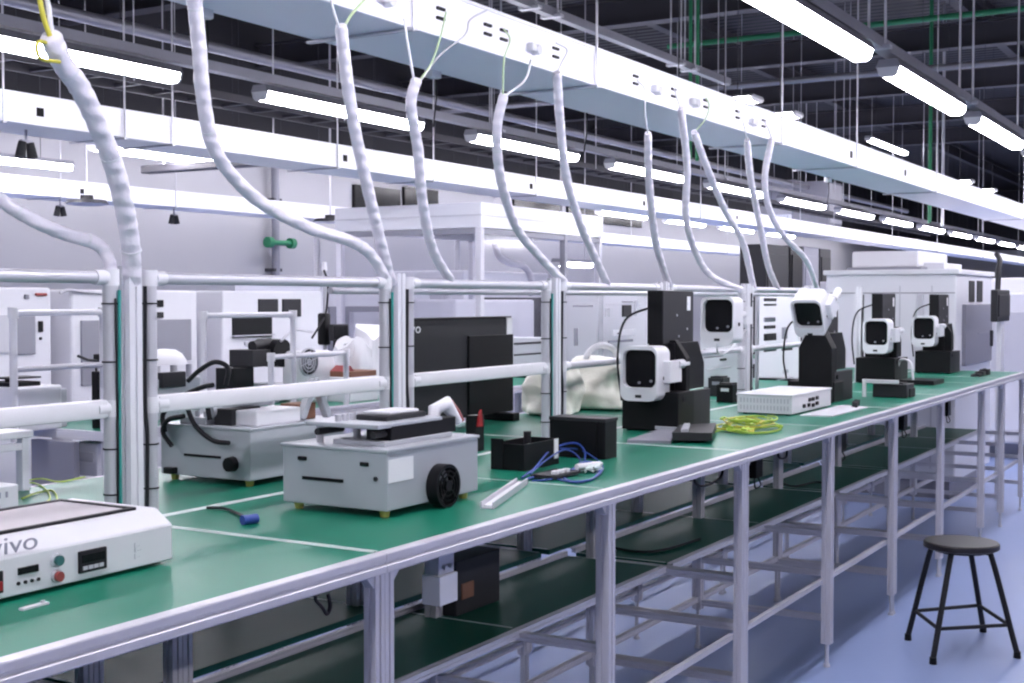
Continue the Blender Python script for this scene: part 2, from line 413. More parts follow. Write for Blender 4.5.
# lamp bar running across
p = at_y(145, 174, 7.6); q = at_x(270, 168, p.x)
t = thing('cross_lamp', 'dark lamp bar running crosswise under the middle trunking', 'lamp', p)
MB().box(p.x-.05, p.x+.05, p.y-1.5, p.y, p.z, p.z+.06, .01).build('housing', 'beam', t)
MB().cyl((p.x, p.y-.2, p.z+.06), (p.x, p.y-.2, RZ), .006, n=8).cyl((p.x, p.y-1.3, p.z+.06), (p.x, p.y-1.3, RZ), .006, n=8).build('hanger', 'tube', t, 40)

# extra services in the roof
def pipe(name, label, p0, p1, r, m, cat='pipe'):
    return tag(MB().cyl(p0, p1, r, n=12).build(name, m, None, 40), label, cat)
for i, (u, r, lb) in enumerate(((930, .022, 'green'), (943, .018, 'pale'))):
    a = at_y(u, 170, 3.6)
    pipe('drop_pipe', f'{lb} vertical pipe dropping behind the front trunking, under the roof', (a.x, 3.6, 2.45), (a.x, 3.6, RZ-.02), r, 'green' if i == 0 else 'tube')
for i, (u, lb) in enumerate(((690, 'left of the pair'), (697, 'right of the pair'))):
    a = at_y(u, 180, 3.9)
    pipe('drop_pipe', f'thin green pipe beside the cable drop that curls at its foot, {lb}', (a.x, 3.9, 2.62), (a.x, 3.9, RZ-.02), .014, 'green')
a = at_y(48, 10, 3.0)
pipe('drop_pipe', 'blue vertical conduit beside the thickest cable drop', (a.x+.05, 3.0, 2.75), (a.x+.05, 3.0, RZ-.02), .012, 'blue')
for i, (x, y0, y1, z, m, lb) in enumerate(((12.0, 0.2, 8, 3.62, 'beaml', 'pale crosswise pipe under the roof, lower of two'), (9.4, -2, 2.6, 4.05, 'beaml', 'pale crosswise pipe under the roof, near the green pipe'),
                                         (13.6, -2, 6, 4.40, 'green', 'green crosswise pipe under the roof'))):
    pipe('roof_pipe', lb, (x, y0, z), (x, y1, z), .03, m)
pipe('roof_pipe', 'grey pipe running along the hall above the second row of lamps', (-3, 6.6, 3.35), (27, 6.6, 3.35), .04, 'beaml')
pipe('roof_pipe', 'thin grey pipe running along the hall near the roof, highest in view', (-3, 8.0, 3.0), (27, 8.0, 3.0), .03, 'beam')
# ladder tray
t = thing('cable_ladder', 'grey cable ladder running along above the middle trunking', 'cable ladder', (12, 6.0, 2.85))
MB().box(-1, 27, 5.85, 5.87, 2.83, 2.88).box(-1, 27, 6.13, 6.15, 2.83, 2.88).build('ladder_rail', 'beam', t)
m = MB()
for k in range(90): m.box(-.9+.31*k, -.87+.31*k, 5.87, 6.13, 2.84, 2.86)
m.build('rung', 'beam', t)['kind'] = 'stuff'
for k in range(14): MB().cyl((-.5+2*k, 5.84, 2.84), (-.5+2*k, 5.84, RZ), .005, n=6).build('hanger', 'tube', t)
# duct with bluish boxes seen above the second trunk to the right
for i, (u0, u1, v0, v1, y, m, lb) in enumerate(((795, 822, 186, 214, 7.0, 'ltgrey', 'pale duct box high up behind the second lamp row'), (828, 842, 184, 225, 6.25, 'grey', 'bluish grey duct box high up behind the second lamp row'))):
    a, b = at_y(u0, v1, y), at_y(u1, v0, y)
    t = thing('duct_box', lb, 'duct', (a.x, y, a.z))
    MB().box(a.x, b.x, y, y+.6, a.z, b.z, .01).build('casing', m, t)
    MB().box(a.x+.05, b.x-.05, y-.02, y, a.z+.04, b.z-.04, .005).build('flange', 'ltgrey', t)
    MB().cyl((a.x+.1, y+.4, b.z), (a.x+.1, y+.4, RZ), .008, n=6).cyl((b.x-.1, y+.4, b.z), (b.x-.1, y+.4, RZ), .008, n=6).build('hanger', 'tube', t)

# ------------------------------------------------------------------ workbenches
HT = 1.003
YF, YS, YB = 1.652, 2.425, 3.15
ZS = .557
def bench(x0, x1, mids, yf, yb, label, end=False, rear=True):
    """yf = open edge, yb = seam edge; the shelf sits toward the seam"""
    sg = 1 if yb > yf else -1
    t = thing('workbench', label, 'workbench', ((x0+x1)/2, yf, 0))
    lo, hi = min(yf, yb), max(yf, yb)
    MB().box(x0+.004, x1-.004, lo+.012, hi-.004, HT-.022, HT, .001).build('tabletop', 'mat', t)
    # aluminium edge bars
    yc = yf+sg*.02
    xs = [x0+.016] + list(mids) + [x1-.016]
    pl = [(0, -.0005), (.012, .0008), (.024, .0008), (.024, -.0205), (.041, -.0225), (.041, -.045), (.003, -.045), (-.003, -.041), (-.003, -.027), (.003, -.023), (.003, -.019), (-.001, -.017), (-.001, -.003)]
    MB().prism([(yf+sg*p_[0], HT+p_[1]) for p_ in pl], 'x', x0, x1).build('edge_rail', 'alu', t)
    if end: MB().box(x0-.006, x0+.012, lo+.0, hi, HT-.038, HT+.0012, .002).build('end_trim', 'white', t)
    MB().profile('x', (yb-sg*.022, HT-.043), x0, x1, .04).build('support_rail', 'alu', t)
    for xm in [x0+.006, x1-.006]+list(mids): MB().box(xm-.003, xm+.003, lo+.03, hi-.016, HT-.001, HT+.0012).build('edge_strip', 'tape', t)
    MB().box(x0+.003, x1-.003, yb-sg*.0045-.005, yb-sg*.0045+.005, HT-.001, HT+.0012).build('edge_strip', 'tape', t)
    # legs
    for i, x in enumerate(xs):
        w = .032 if i in (0, len(xs)-1) else .042
        for yl in (yc, yb-sg*.15):
            front = yl == yc
            lg = MB().profile('z', (x, yl), .06 if front else .14, HT-.041 if front else HT-.063, w).build('leg', 'alu', t)
            z1 = .08 if front else .155
            MB().cyl((x, yl, FZ+.010), (x, yl, z1), .009, n=10).cyl((x, yl, FZ), (x, yl, FZ+.014), .0155, .013, n=16).cyl((x, yl, z1-.02), (x, yl, z1-.008), .016, n=6).build('foot', 'tube', lg, 40)
        # cross rails
        y_a, y_b = yc+sg*w/2, yb-sg*.15-sg*w/2
        for z in (ZS-.02, .365, .17):
            MB().profile('y', (x, z), min(y_a, y_b), max(y_a, y_b), .026).build('cross_rail', 'alu', t)
        # knee brackets
        for sx in ((1,) if i == 0 else (-1,) if i == len(xs)-1 else (-1, 1)):
            xx = x+sx*(w/2)
            MB().prism([(xx, HT-.042), (xx+sx*.03, HT-.042), (xx, HT-.072)], 'y', yc-.012, yc+.012).build('bracket', 'tube', t)
    # long rails
    ysh = yf+sg*.30
    MB().profile('x', (ysh+sg*.012, ZS-.011), x0+.03, x1-.03, .024).build('shelf_rail', 'tube', t)
    if rear: MB().profile('x', (yb-sg*.045, ZS+.008), x0+.03, x1-.03, .018).build('shelf_rail', 'alu', t)
    MB().profile('x', (yc+sg*.025, .33), x0+.03, x1-.03, .020).build('foot_rail', 'alu', t)
    MB().profile('x', (yb-sg*.15, .185), x0+.03, x1-.03, .024).build('foot_rail', 'alu', t)
    y0s, y1s = sorted((ysh+sg*.025, yb-sg*.056))
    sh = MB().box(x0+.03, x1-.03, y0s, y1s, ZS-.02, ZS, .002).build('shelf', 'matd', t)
    for xm in ([x0+.035] + list(mids) + [x1-.035]): MB().box(xm-.003, xm+.003, y0s+.01, y1s-.01, ZS-.001, ZS+.001).build('shelf_strip', 'tape', sh)
    return t
fb = [(.12, 2.26, [1.19]), (2.262, 4.459, [3.36]), (4.461, 6.60, [5.51]), (6.602, 7.66, []), (7.662, 10.38, [8.85, 9.55])]
fl = ['green topped aluminium workbench in front, nearest, under the white heating plate', 'green topped workbench under the grey box with a black fan',
      'green topped workbench under the pierced white box', 'short green topped workbench behind the stool', 'green topped workbench at the far end beside the white enclosure']
for (a, b, mi), lb in zip(fb, fl): bench(a, b, mi, YF, YS-.004, lb)
bl = ['green topped back row workbench at the left edge, with loose yellow wires', 'green topped back row workbench under the rear grey box',
      'back row workbench under the black display panel and cream bags', 'short back row workbench behind the pierced white box', 'back row workbench at the far end by the white enclosure']
for (a, b, mi), lb in zip(fb, bl): bench(a, b, mi, YB, YS+.004, lb, False, False)

# ------------------------------------------------------------------ posts and rails on the seam
PX = [1.19, 2.264, 3.379, 4.42, 5.46, 6.514, 7.58, 8.65, 9.7]
PY = 2.425
ZR, ZL = 1.603, 1.288
def post_label(n): 
    return ['', 'nearest, beside the white heating plate', 'second from the camera, behind the grey box with a fan', 'third from the camera, behind the small black boxes', 'fourth from the camera, hidden behind the black vision tester',
            'fifth from the camera, behind the pierced white box', 'sixth from the camera', 'seventh from the camera', 'last, at the far end'][n]
for n, x in enumerate(PX[:-1]):
    if n == 0: continue
    t = thing('post', 'square white post holding rails, '+post_label(n), 'post', (x, PY, HT))
    MB().profile('z', (x, PY), HT, ZR+.03, .04).build('extrusion', 'white', t)
    MB().box(x-.025, x+.025, PY-.025, PY+.025, HT, HT+.008, .002).build('base_plate', 'alu', t)
    MB().tube(spline([(x+.031, PY-.018, HT+.01), (x+.033, PY-.02, HT+.2), (x+.029, PY-.018, 1.3), (x+.03, PY-.02, ZR-.02)]), .0055, 6).build('cable', 'rubber', t, 60)
def bay(x0, x1, y, label, flat, teal):
    t = thing('rail_frame', label, 'rail frame', ((x0+x1)/2, y, HT))
    for i, x in enumerate((x0, x1)):
        u = MB().cyl((x, y, HT), (x, y, ZR+.012), .019, n=18).build('upright', 'tube', t, 40)
        for z in (1.08, 1.19, 1.40, 1.54): MB().cyl((x, y, z-.002), (x, y, z+.002), .0215, n=14).build('cable_tie', 'rubber', u, 40)
        if i == 1 and teal:
            MB().tube(spline([(x+.006, y-.022, HT+.01), (x+.004, y-.023, HT+.25), (x+.008, y-.022, ZR-.03)]), .0045, 6).build('cable', 'teal', u, 60)
            MB().tube(spline([(x-.004, y-.022, HT+.01), (x-.002, y-.023, HT+.22), (x-.004, y-.022, ZR-.05)]), .003, 6).build('cable', 'rubber', u, 60)
        for z in (ZR, ZL):
            d = 1 if i == 0 else -1
            MB().cyl((x, y, z-.020), (x, y, z+.020), .0215, n=16).cyl((x+d*.015, y, z), (x+d*.05, y, z), .018, n=16).build('joint', 'white2', t, 40)
    MB().cyl((x0, y, ZR), (x1, y, ZR), .015, n=16).build('rail', 'tube', t, 40)
    if flat: MB().box(x0+.02, x1-.02, y-.014, y+.014, ZL-.022, ZL+.022, .006).build('rail', 'white2', t, 40)
    else: MB().cyl((x0, y, ZL), (x1, y, ZL), .015, n=16).build('rail', 'tube', t, 40)
    return t
bays = ['pale tube rail frame at the left edge, above the heating plate', 'pale tube rail frame above the two grey boxes',
        'pale tube rail frame in front of the black display panel', 'tube rail frame behind the nearest vision tester', 'tube rail frame left of the pierced white box',
        'tube rail frame behind the pierced white box', 'tube rail frame behind the third vision tester', 'tube rail frame at the far end of the row']
for n in range(len(PX)-1):
    if n < 6: bay(PX[n]+.062, PX[n+1]-.062, PY, bays[n], n < 3, n < 3)
# second thinner rail run on the back row
t = thing('rail_frame', 'thinner second rail run just behind the front rail frames', 'rail frame', (4.5, 2.60, HT))
x2_ = at_y(330, 290, 2.60).x
MB().cyl((x2_, 2.60, 1.578), (8.8, 2.60, 1.578), .011, n=12).build('rail', 'tube', t, 40)
for x in (at_y(383, 340, 2.60).x, at_y(546, 340, 2.60).x, at_y(757, 340, 2.60).x, 8.7):
    MB().cyl((x, 2.60, HT), (x, 2.60, 1.59), .012, n=12).build('upright', 'tube', t, 40)

# ------------------------------------------------------------------ cable drops
def hose(pts, r, label, wires, plane=None, group='white cable drops'):
    """pts: (u, v, y) samples; the drop hangs between the trunk front (y about 2.2) and the rails (y about 2.43)"""
    P = [at_y(u, v, y) for u, v, y in pts]
    sp = spline(P, 10)
    # hook the end into the post row
    rr = [r*(1+.025*math.sin(i*1.7)+.03*random.uniform(-1, 1)) for i in range(len(sp))]
    rr[0] *= .8
    t = thing('cable_drop', label, 'cable drop', P[-1], group)
    MB().tube(sp, rr, 12).build('sleeve', 'hose', t, 70)
    for (q, mm, rad) in wires:
        W = [at_y(u, v, y) for u, v, y in q]
        MB().tube(spline(W, 6), rad, 6).build('wire', mm, t, 70)
    for i in range(14, len(sp)-4, 23):
        d = (sp[i+1]-sp[i]).normalized(); MB().cyl(sp[i]-d*.003, sp[i]+d*.003, rr[i]*1.05, n=12).build('tie', 'white2', t, 40)
yt, yb_ = 2.20, 2.425
def grad(pts):
    n = len(pts); v0, v1 = pts[0][1], pts[-1][1]
    return [(u, v, yt+(yb_-yt)*((v-v0)/(v1-v0) if v1 != v0 else 0)) for u, v in pts]
def w_(a, *b): return [(u, v, yt) for u, v in (a,)+b]
hose(grad([(50, 35), (62, 62), (80, 88), (98, 125), (115, 170), (126, 215), (131, 250), (132, 283)]), .023, 'thickest white wrapped cable drop, at the left, yellow wires at its top',
     [([(50, 36, 2.2), (43, 15, 2.2), (38, -14, 2.2), (36, -60, 2.22), (38, -92, 2.275)], 'yellow', .006), ([(52, 36, 2.2), (49, 10, 2.2), (46, -14, 2.2), (48, -60, 2.22), (55, -88, 2.275)], 'white2', .006), ([(55, 45, 2.2), (38, 42, 2.2), (40, 58, 2.2), (60, 62, 2.2)], 'yellow', .004)])
hose([(-30, 175, 2.46), (5, 203, 2.46), (35, 221, 2.45), (65, 234, 2.45), (95, 243, 2.44), (108, 258, 2.43), (113, 283, 2.425)], .016, 'short bent white hose entering from the left edge onto the rail', [])
hose(grad([(192, -48), (193, -14), (199, 45), (203, 95), (213, 145), (236, 180), (268, 207), (310, 228), (350, 241), (370, 254), (387, 280)]), .018, 'white cable drop sweeping far right before it reaches the second post',
     [])
hose(grad([(341, 25), (347, 80), (355, 130), (367, 185), (380, 240), (391, 283)]), .0175, 'white cable drop falling steeply onto the second post, two wires at top',
     [(w_((339, 27), (334, 12), (330, -6)), 'white2', .004), (w_((344, 27), (352, 14), (368, -4)), 'palegreen', .004)])
hose(grad([(417, 78), (411, 105), (418, 150), (423, 205), (433, 250), (450, 280)]), .0165, 'white cable drop with a kinked top and a long green wire',
     [(w_((414, 80), (408, 45), (404, 18)), 'white2', .004), (w_((420, 80), (432, 62), (441, 35), (446, 12)), 'palegreen', .003), (w_((421, 80), (440, 55), (465, 35), (470, 20), (487, 10)), 'tube', .003)])
hose(grad([(504, 94), (497, 130), (501, 180), (517, 228), (540, 257), (564, 282)]), .0165, 'white cable drop wrapped with dark specks, ending right of the glass booth corner',
     [(w_((503, 96), (504, 60), (510, 40), (504, 29)), 'palegreen', .003), (w_((505, 96), (525, 80), (531, 60)), 'white2', .004)])
hose(grad([(557, 72), (560, 120), (567, 180), (583, 230), (607, 284)]), .0165, 'white cable drop falling in front of the glass booth, sixth fully in view',
     [(w_((557, 73), (562, 62), (567, 50), (556, 43)), 'tube', .003)])
hose(grad([(648, 133), (649, 180), (654, 230), (659, 255), (669, 286)]), .0165, 'nearly straight white cable drop above the nearest vision tester',
     [(w_((648, 134), (645, 110), (645, 90), (637, 80)), 'tube', .003)])
hose(grad([(681, 108), (687, 165), (686, 215), (694, 248), (710, 275), (740, 290)]), .0165, 'white cable drop curling right at its foot above the lone camera head',
     [(w_((681, 110), (677, 98), (674, 88)), 'white2', .003)])
hose(grad([(694, 132), (708, 170), (725, 210), (743, 243), (754, 290)]), .0165, 'white cable drop slanting right onto the fifth post',
     [(w_((694, 133), (706, 118), (709, 105), (706, 98)), 'palegreen', .003)])
hose(grad([(747, 140), (751, 180), (760, 225), (768, 265), (778, 290)]), .0165, 'white cable drop left of the last one, almost touching it near the middle',
     [(w_((747, 141), (744, 125), (738, 110)), 'white2', .003)])
hose(grad([(772, 138), (765, 175), (768, 205), (783, 235), (806, 260), (818, 292)]), .0165, 'rightmost white cable drop, bowing right above the tilted camera head',
     [(w_((772, 139), (768, 128), (764, 121)), 'tube', .003)])

# ------------------------------------------------------------------ things on the front tables
Zt = HT
def T(u, v, z=Zt): return at_z(u, v, z)

# white heating plate with controls ------------------------------------------------
def heating_plate():
    x1, y0 = T(173, 563).x, T(173, 563).y
    x0, y1, z = x1-1.0, y0+.30, Zt
    t = thing('heating_plate', 'white heating plate with buttons and display in the lower left corner', 'heating plate', ((x0+x1)/2, y0, z))
    h = .112
    m = MB().prism([(y0, z+.008), (y0, z+.082), (y0+.045, z+h), (y1, z+h), (y1, z+.008)], 'x', x0, x1, .003)
    m.build('casing', 'white2', t)
    MB().frame([(x0+.03, y0+.058), (x1-.045, y0+.058), (x1-.045, y1-.015), (x0+.03, y1-.015)], [(x0+.042, y0+.068), (x1-.057, y0+.068), (x1-.057, y1-.027), (x0+.042, y1-.027)], 'z', z+h-.004, z+h+.006).build('rim', 'rubber', t)
    MB().box(x0+.042, x1-.057, y0+.068, y1-.027, z+h-.002, z+h+.003).build('hot_surface', 'hot', t)
    for xx in (x0+.05, x1-.05):
        for yy in (y0+.05, y1-.05): MB().cyl((xx, yy, z), (xx, yy, z+.01), .014, n=14).build('foot', 'rubber', t, 40)
    def f(u, v): return at_y(u, v, y0)
    # display
    a, b = f(78, 576), f(105.5, 546); s = MB().box(a.x, b.x, y0-.005, y0+.002, a.z+.004, b.z-.0, .002).build('display', 'rubber', t)
    MB().box(a.x+.006, b.x-.006, y0-.0062, y0-.004, a.z+.024, b.z-.008).build('screen', 'screen', s)
    for k in range(4):
        w = (b.x-a.x-.016)/4
        MB().box(a.x+.008+k*w, a.x+.008+(k+.8)*w, y0-.0068, y0-.004, a.z+.010, a.z+.017).build('key', 'ltgrey', s)
    for (u, v, mm, lb) in ((56, 560, 'greenbutton', 'dark green push button'), (56, 576, 'redbutton', 'dull red push button')):
        c = f(u, v)
        b_ = MB().cyl((c.x, y0-.006, c.z), (c.x, y0+.002, c.z), .0125, n=24).build('button_ring', 'ltgrey', t, 40)
        MB().cyl((c.x, y0-.013, c.z), (c.x, y0-.004, c.z), .0095, n=24).build('push_button', mm, b_, 40)['label'] = lb
    a, b = f(17.5, 575), f(38, 566)
    MB().box(a.x, b.x, y0-.003, y0+.002, min(a.z, b.z)-.001, max(a.z, b.z)+.004, .001).build('slot', 'screen', t)
    for u, v in ((18, 583.5), (25, 582), (31.5, 580.5), (38, 579)):
        c = f(u, v); MB().cyl((c.x, y0-.003, c.z), (c.x, y0+.002, c.z), .0035, n=12).build('small_button', 'rubber', t, 40)
    c = f(0, 582)
    sw = MB().box(c.x-.03, c.x+.005, y0-.004, y0+.002, c.z-.02, c.z+.02, .002).build('rocker_switch', 'rubber', t)
    MB().box(c.x-.025, c.x+.001, y0-.008, y0-.002, c.z-.015, c.z+.002, .002).build('rocker', 'red', sw)
    c = f(-11, 557.5)
    text_part('lettering', 'vivo', .048, Matrix.Translation((c.x, y0-.0004, c.z)) @ FACE_NY @ Matrix.Diagonal((1.35, .95, 1, 1)), 'ink', t)
    c = f(134, 545)
    text_part('printed_note', '[ . .\nE - -\n[ . .', .011, Matrix.Translation((c.x, y0-.0003, c.z-.004)) @ FACE_NY, 'ink', t, .0002)
heating_plate()
a, b = T(21, 611), T(47, 604)
t = thing('marker_strip', 'small white plastic strip lying in front of the heating plate', 'strip', (a+b)/2)
d = (b-a); ln = d.length; rz = math.atan2(d.y, d.x); mx = Matrix.Translation((a+b)/2) @ Matrix.Rotation(rz, 4, 'Z')
MB().box(-ln/2, ln/2, -.006, .006, 0, .005, .001, mt=mx).build('strip', 'white2', t)
MB().cyl(mx @ V((ln/2-.01, 0, .005)), mx @ V((ln/2-.01, 0, .009)), .004, n=12).build('nub', 'ltgrey', t, 40)

# grey test boxes ------------------------------------------------------------------
def fan(parent, c, r, d, axis='y'):
    """black round fan on a face pointing -y"""
    x, y, z = c
    ring = MB().frame(circ(x, z, r, 32), circ(x, z, r*.86, 32), 'y', y-d, y+.001).build('fan', 'black', parent, 40)
    m = MB()
    for k in range(7):
        a = 2*PI*k/7
        mt = Matrix.Translation((x, y-d*.5, z)) @ Matrix.Rotation(-a, 4, 'Y') @ Matrix.Rotation(.6, 4, 'X')
        m.box(r*.15, r*.83, -.001, .001, -r*.17, r*.17, mt=mt)
    m.build('impeller', 'dark', ring)
    m = MB().cyl((x, y-d-.002, z), (x, y-d+.006, z), r*.26, n=20)
    for rr in (.5, .72):
        m.frame(circ(x, z, r*rr, 28), circ(x, z, r*(rr-.05), 28), 'y', y-d-.001, y-d+.002)
    for k in range(4):
        a = PI/4+PI/2*k; m.cyl((x+r*.2*math.cos(a), y-d+.0005, z+r*.2*math.sin(a)), (x+r*.95*math.cos(a), y-d+.0005, z+r*.95*math.sin(a)), .0025, n=6)
    m.build('guard', 'black', ring, 40)
def chamber(x0, x1, y0, y1, h, label):
    z = Zt+.019
    t = thing('test_box', label, 'test box', ((x0+x1)/2, (y0+y1)/2, Zt))
    MB().box(x0, x1, y0, y1, z, z+h, .003).build('casing', 'box', t)
    MB().box(x0-.004, x1+.004, y0-.004, y1+.004, z+h-.002, z+h+.006, .002).build('lid', 'box', t)
    for xx in (x0+.03, x1-.03):
        for yy in (y0+.03, y1-.03):
            MB().cyl((xx, yy, Zt), (xx, yy, z), .011, .014, n=14).build('foot', 'brass', t, 40)
    return t, z
A0, A1 = T(386, 519), T(478, 497)
ax0, ay0 = A0.x-.005, (A0.y+A1.y)/2-.005
ax1, ay1 = at_y(478, 495, ay0).x, at_x(283, 505, ax0).y
AH = .148
ta, az = chamber(ax0, ax1, ay0, ay1, AH, 'grey sheet metal test box with a black fan on its side')
def fx(u, v): return at_x(u, v, ax0)
for (u0, v0, u1, v1) in ((298, 456, 307, 460), (360, 462, 369, 466)):
    a, b = fx(u0, v1), fx(u1, v0); MB().box(ax0-.004, ax0+.002, min(a.y, b.y), max(a.y, b.y), a.z, a.z+.011, .003).build('slot_handle', 'black', ta)
a, b = fx(302.5, 478), fx(343.5, 481)
MB().box(ax0-.003, ax0+.002, b.y, a.y, (a.z+b.z)/2-.004, (a.z+b.z)/2+.005, .001).build('slot', 'black', ta)
c = fx(376, 479); MB().cyl((ax0-.004, c.y, c.z), (ax0+.001, c.y, c.z), .006, n=14).build('lock', 'dark', ta, 40)
a, b = at_y(388, 486, ay0), at_y(413, 455, ay0)
lb = MB().box(a.x, b.x, ay0-.0015, ay0+.001, a.z+.006, b.z-.002).build('paper_label', 'paper', ta)
m = MB()
for k in range(6):
    zz = b.z-.016-k*.013; m.box(a.x+.012, b.x-.02-.01*(k % 3), ay0-.0020, ay0-.0012, zz, zz+.0015)
c = at_y(438, 485, ay0); fan(ta, (c.x, ay0, c.z), .057, .034)
zt2 = az+AH+.006
# mechanism on top: carriage plates, black block, clamp bar
MB().box(ax0+.05, ax1-.06, ay0+.045, ay0+.21, zt2, zt2+.012, .002).build('base_block', 'box', ta)
a, b = at_y(388, 440, ay0+.06), at_y(447, 421, ay0+.06)
MB().box(a.x, b.x+.03, ay0+.05, ay0+.13, zt2+.010, zt2+.052, .003).build('clamp_block', 'black', ta)
for xx, yy in ((ax0+.06, ay0+.26), (ax0+.10, ay0+.17), (ax1-.12, ay0+.25)):
    MB().cyl((xx, yy, zt2), (xx, yy, zt2+.045), .010, n=14).build('pillar', 'tube', ta, 40)
MB().box(ax0+.03, ax1-.10, ay0+.05, ay0+.285, zt2+.045, zt2+.057, .003).build('carriage_plate', 'box', ta)
MB().box(ax0+.12, ax1-.12, ay0+.09, ay0+.19, zt2+.057, zt2+.072, .004).build('phone_cradle', 'dark', ta)
MB().box(ax0+.15, ax1-.14, ay0+.10, ay0+.18, zt2+.070, zt2+.080, .004).build('cradle_lid', 'white2', ta)
for k in range(5): MB().cyl((ax0+.06+.03*k, ay0+.20, zt2+.056), (ax0+.06+.03*k, ay0+.20, zt2+.075), .009, n=12).build('guide_pin', 'tube', ta, 40)
for yy in (ay0+.07, ay0+.25): MB().cyl((ax0+.035, yy, zt2+.03), (ax0+.14, yy, zt2+.03), .009, n=12).build('guide_rod', 'dark', ta, 40)
# lever on the right end
c = V((ax1-.075, ay0+.10, zt2))
MB().tube([c+V((0,0,.02)), c+V((.01,0,.07)), c+V((.05,-.01,.085)), c+V((.10,-.02,.03))], [.014, .020, .022, .012], 12).build('lever', 'white2', ta, 50)
MB().tube([c+V((.055,-.012,.087)), c+V((.085,-.017,.055)), c+V((.104,-.02,.028))], [.008, .009, .008], 8).xf(Matrix.Translation((.012, 0, .004))).build('lever_edge', 'redbutton', ta, 50)
MB().box(c.x-.04, c.x+.02, c.y-.02, c.y+.03, zt2, zt2+.055, .004).build('lever_mount', 'dark', ta)

# rear grey box
B0 = T(250.5, 488)
bx0, by0 = B0.x, B0.y
by1 = at_x(161, 482, bx0).y; bx1 = bx0+.44
tb, bz = chamber(bx0, bx1, by0, by1, AH, 'grey sheet metal test box with looped black hoses, behind the rail frame')
def gx(u, v): return at_x(u, v, bx0)
a, b = gx(184.5, 455), gx(221, 457)
MB().box(bx0-.003, bx0+.002, b.y, a.y, (a.z+b.z)/2-.004, (a.z+b.z)/2+.004, .001).build('slot', 'black', tb)
c = gx(233, 464); MB().cyl((bx0-.022, c.y, c.z), (bx0+.001, c.y, c.z), .021, .023, n=22).build('knob', 'black', tb, 40)
c = gx(173, 470); MB().box(bx0-.02, bx0+.001, c.y-.02, c.y+.022, c.z-.010, c.z+.010, .003).build('plug', 'black', tb)
zb2 = bz+AH+.006
MB().box(bx0+.05, bx0+.25, by0+.02, by0+.13, zb2, zb2+.045, .004).build('white_block', 'white2', tb)
MB().box(bx0+.03, bx0+.16, by0+.10, by0+.17, zb2, zb2+.05, .004).build('dark_block', 'dark', tb)
MB().box(bx0+.01, bx0+.14, by0+.185, by0+.29, zb2, zb2+.022, .003).build('plate', 'box', tb)
for k in range(3): MB().cyl((bx0+.03, by0+.20+.035*k, zb2+.02), (bx0+.03, by0+.20+.035*k, zb2+.04), .008, n=12).build('pin', 'tube', tb, 40)
MB().cyl((bx0+.03, by0+.18, zb2+.04), (bx0+.20, by0+.10, zb2+.075), .022, n=16).build('motor', 'box', tb, 40)
MB().box(bx0+.05, bx0+.16, by0+.08, by0+.14, zb2+.085, zb2+.095, .002).build('cap_plate', 'dark', tb)
MB().box(bx0+.27, bx0+.36, by0+.05, by0+.12, zb2, zb2+.05, .003).build('amber_block', 'brown', tb)
for k, (dx, tilt) in enumerate(((.30, .5), (.38, -.5))):
    mx = Matrix.Translation((bx0+dx, by0+.04, zb2+.05)) @ Matrix.Rotation(tilt, 4, 'Y')
    MB().box(-.012, .012, -.012, .012, -.055, .085, .003, mt=mx).build('bracket_arm', 'box', tb)
for k, q in enumerate((((165, 432), (163, 415), (175, 400), (200, 388), (213, 385)), ((186, 404), (195, 425), (212, 440), (229, 443)), ((210, 420), (208, 405), (214, 398), (235, 400)),
                       ((172, 446), (163, 432), (168, 420), (184, 416)), ((188, 381), (200, 370), (215, 362), (228, 368), (226, 385)))):
    P = [at_x(u, v, bx0-.012-.012*(k % 2)) for u, v in q]
    MB().tube(spline(P, 8), .0075, 8).build('hose', 'rubber', tb, 60)

# blue connector with a cable
a = T(248, 524); t = thing('blue_connector', 'small blue connector on a short black cable on the green mat', 'connector', a)
MB().cyl(a+V((-.02, 0, .012)), a+V((.02, -.01, .012)), .012, n=14).build('plug', 'blue', t, 40)
P = [a+V((0, .012, .012))] + [T(u, v)+V((0, 0, .006)) for u, v in ((240, 517), (225, 511), (207, 510))]
MB().tube(spline(P, 8), .004, 8).build('cable', 'rubber', t, 60)

# black trays
def open_box(x0, x1, y0, y1, h, w, label, name='tray'):
    t = thing(name, label, 'box', ((x0+x1)/2, (y0+y1)/2, Zt))
    m = MB().box(x0, x1, y0, y1, Zt, Zt+w)
    m.box(x0, x0+w, y0, y1, Zt+w, Zt+h).box(x1-w, x1, y0, y1, Zt+w, Zt+h).box(x0+w, x1-w, y0, y0+w, Zt+w, Zt+h).box(x0+w, x1-w, y1-w, y1, Zt+w, Zt+h)
    m.build('tray_body', 'black', t)
    return t
C0 = T(524, 471.5)
t = open_box(C0.x, at_y(559, 459, C0.y).x, C0.y, at_x(492, 469, C0.x).y, .085, .006, 'low open black box with a white label, beside the blue cables')
x1b = at_y(559, 459, C0.y).x
MB().box(x1b-.035, x1b-.008, C0.y-.002, C0.y+.001, Zt+.02, Zt+.085).build('paper_label', 'paper', t)
MB().box(C0.x-.006, C0.x, at_x(496, 469, C0.x).y-.03, at_x(492, 469, C0.x).y+.002, Zt, Zt+.10, .002).build('end_plate', 'black', t)
MB().cyl((C0.x+.16, C0.y+.08, Zt+.05), (C0.x+.16, C0.y+.08, Zt+.11), .013, n=12).build('peg', 'rubber', t, 40)
D0 = T(605, 460)
dy1 = at_x(550, 452, D0.x).y; dx1 = at_y(617, 450, D0.y).x
t = thing('black_case', 'plain upright black box between the low black box and the vision tester', 'box', ((D0.x+dx1)/2, (D0.y+dy1)/2, Zt))
MB().box(D0.x, dx1, D0.y, dy1, Zt, Zt+.135, .003).build('casing', 'black', t)
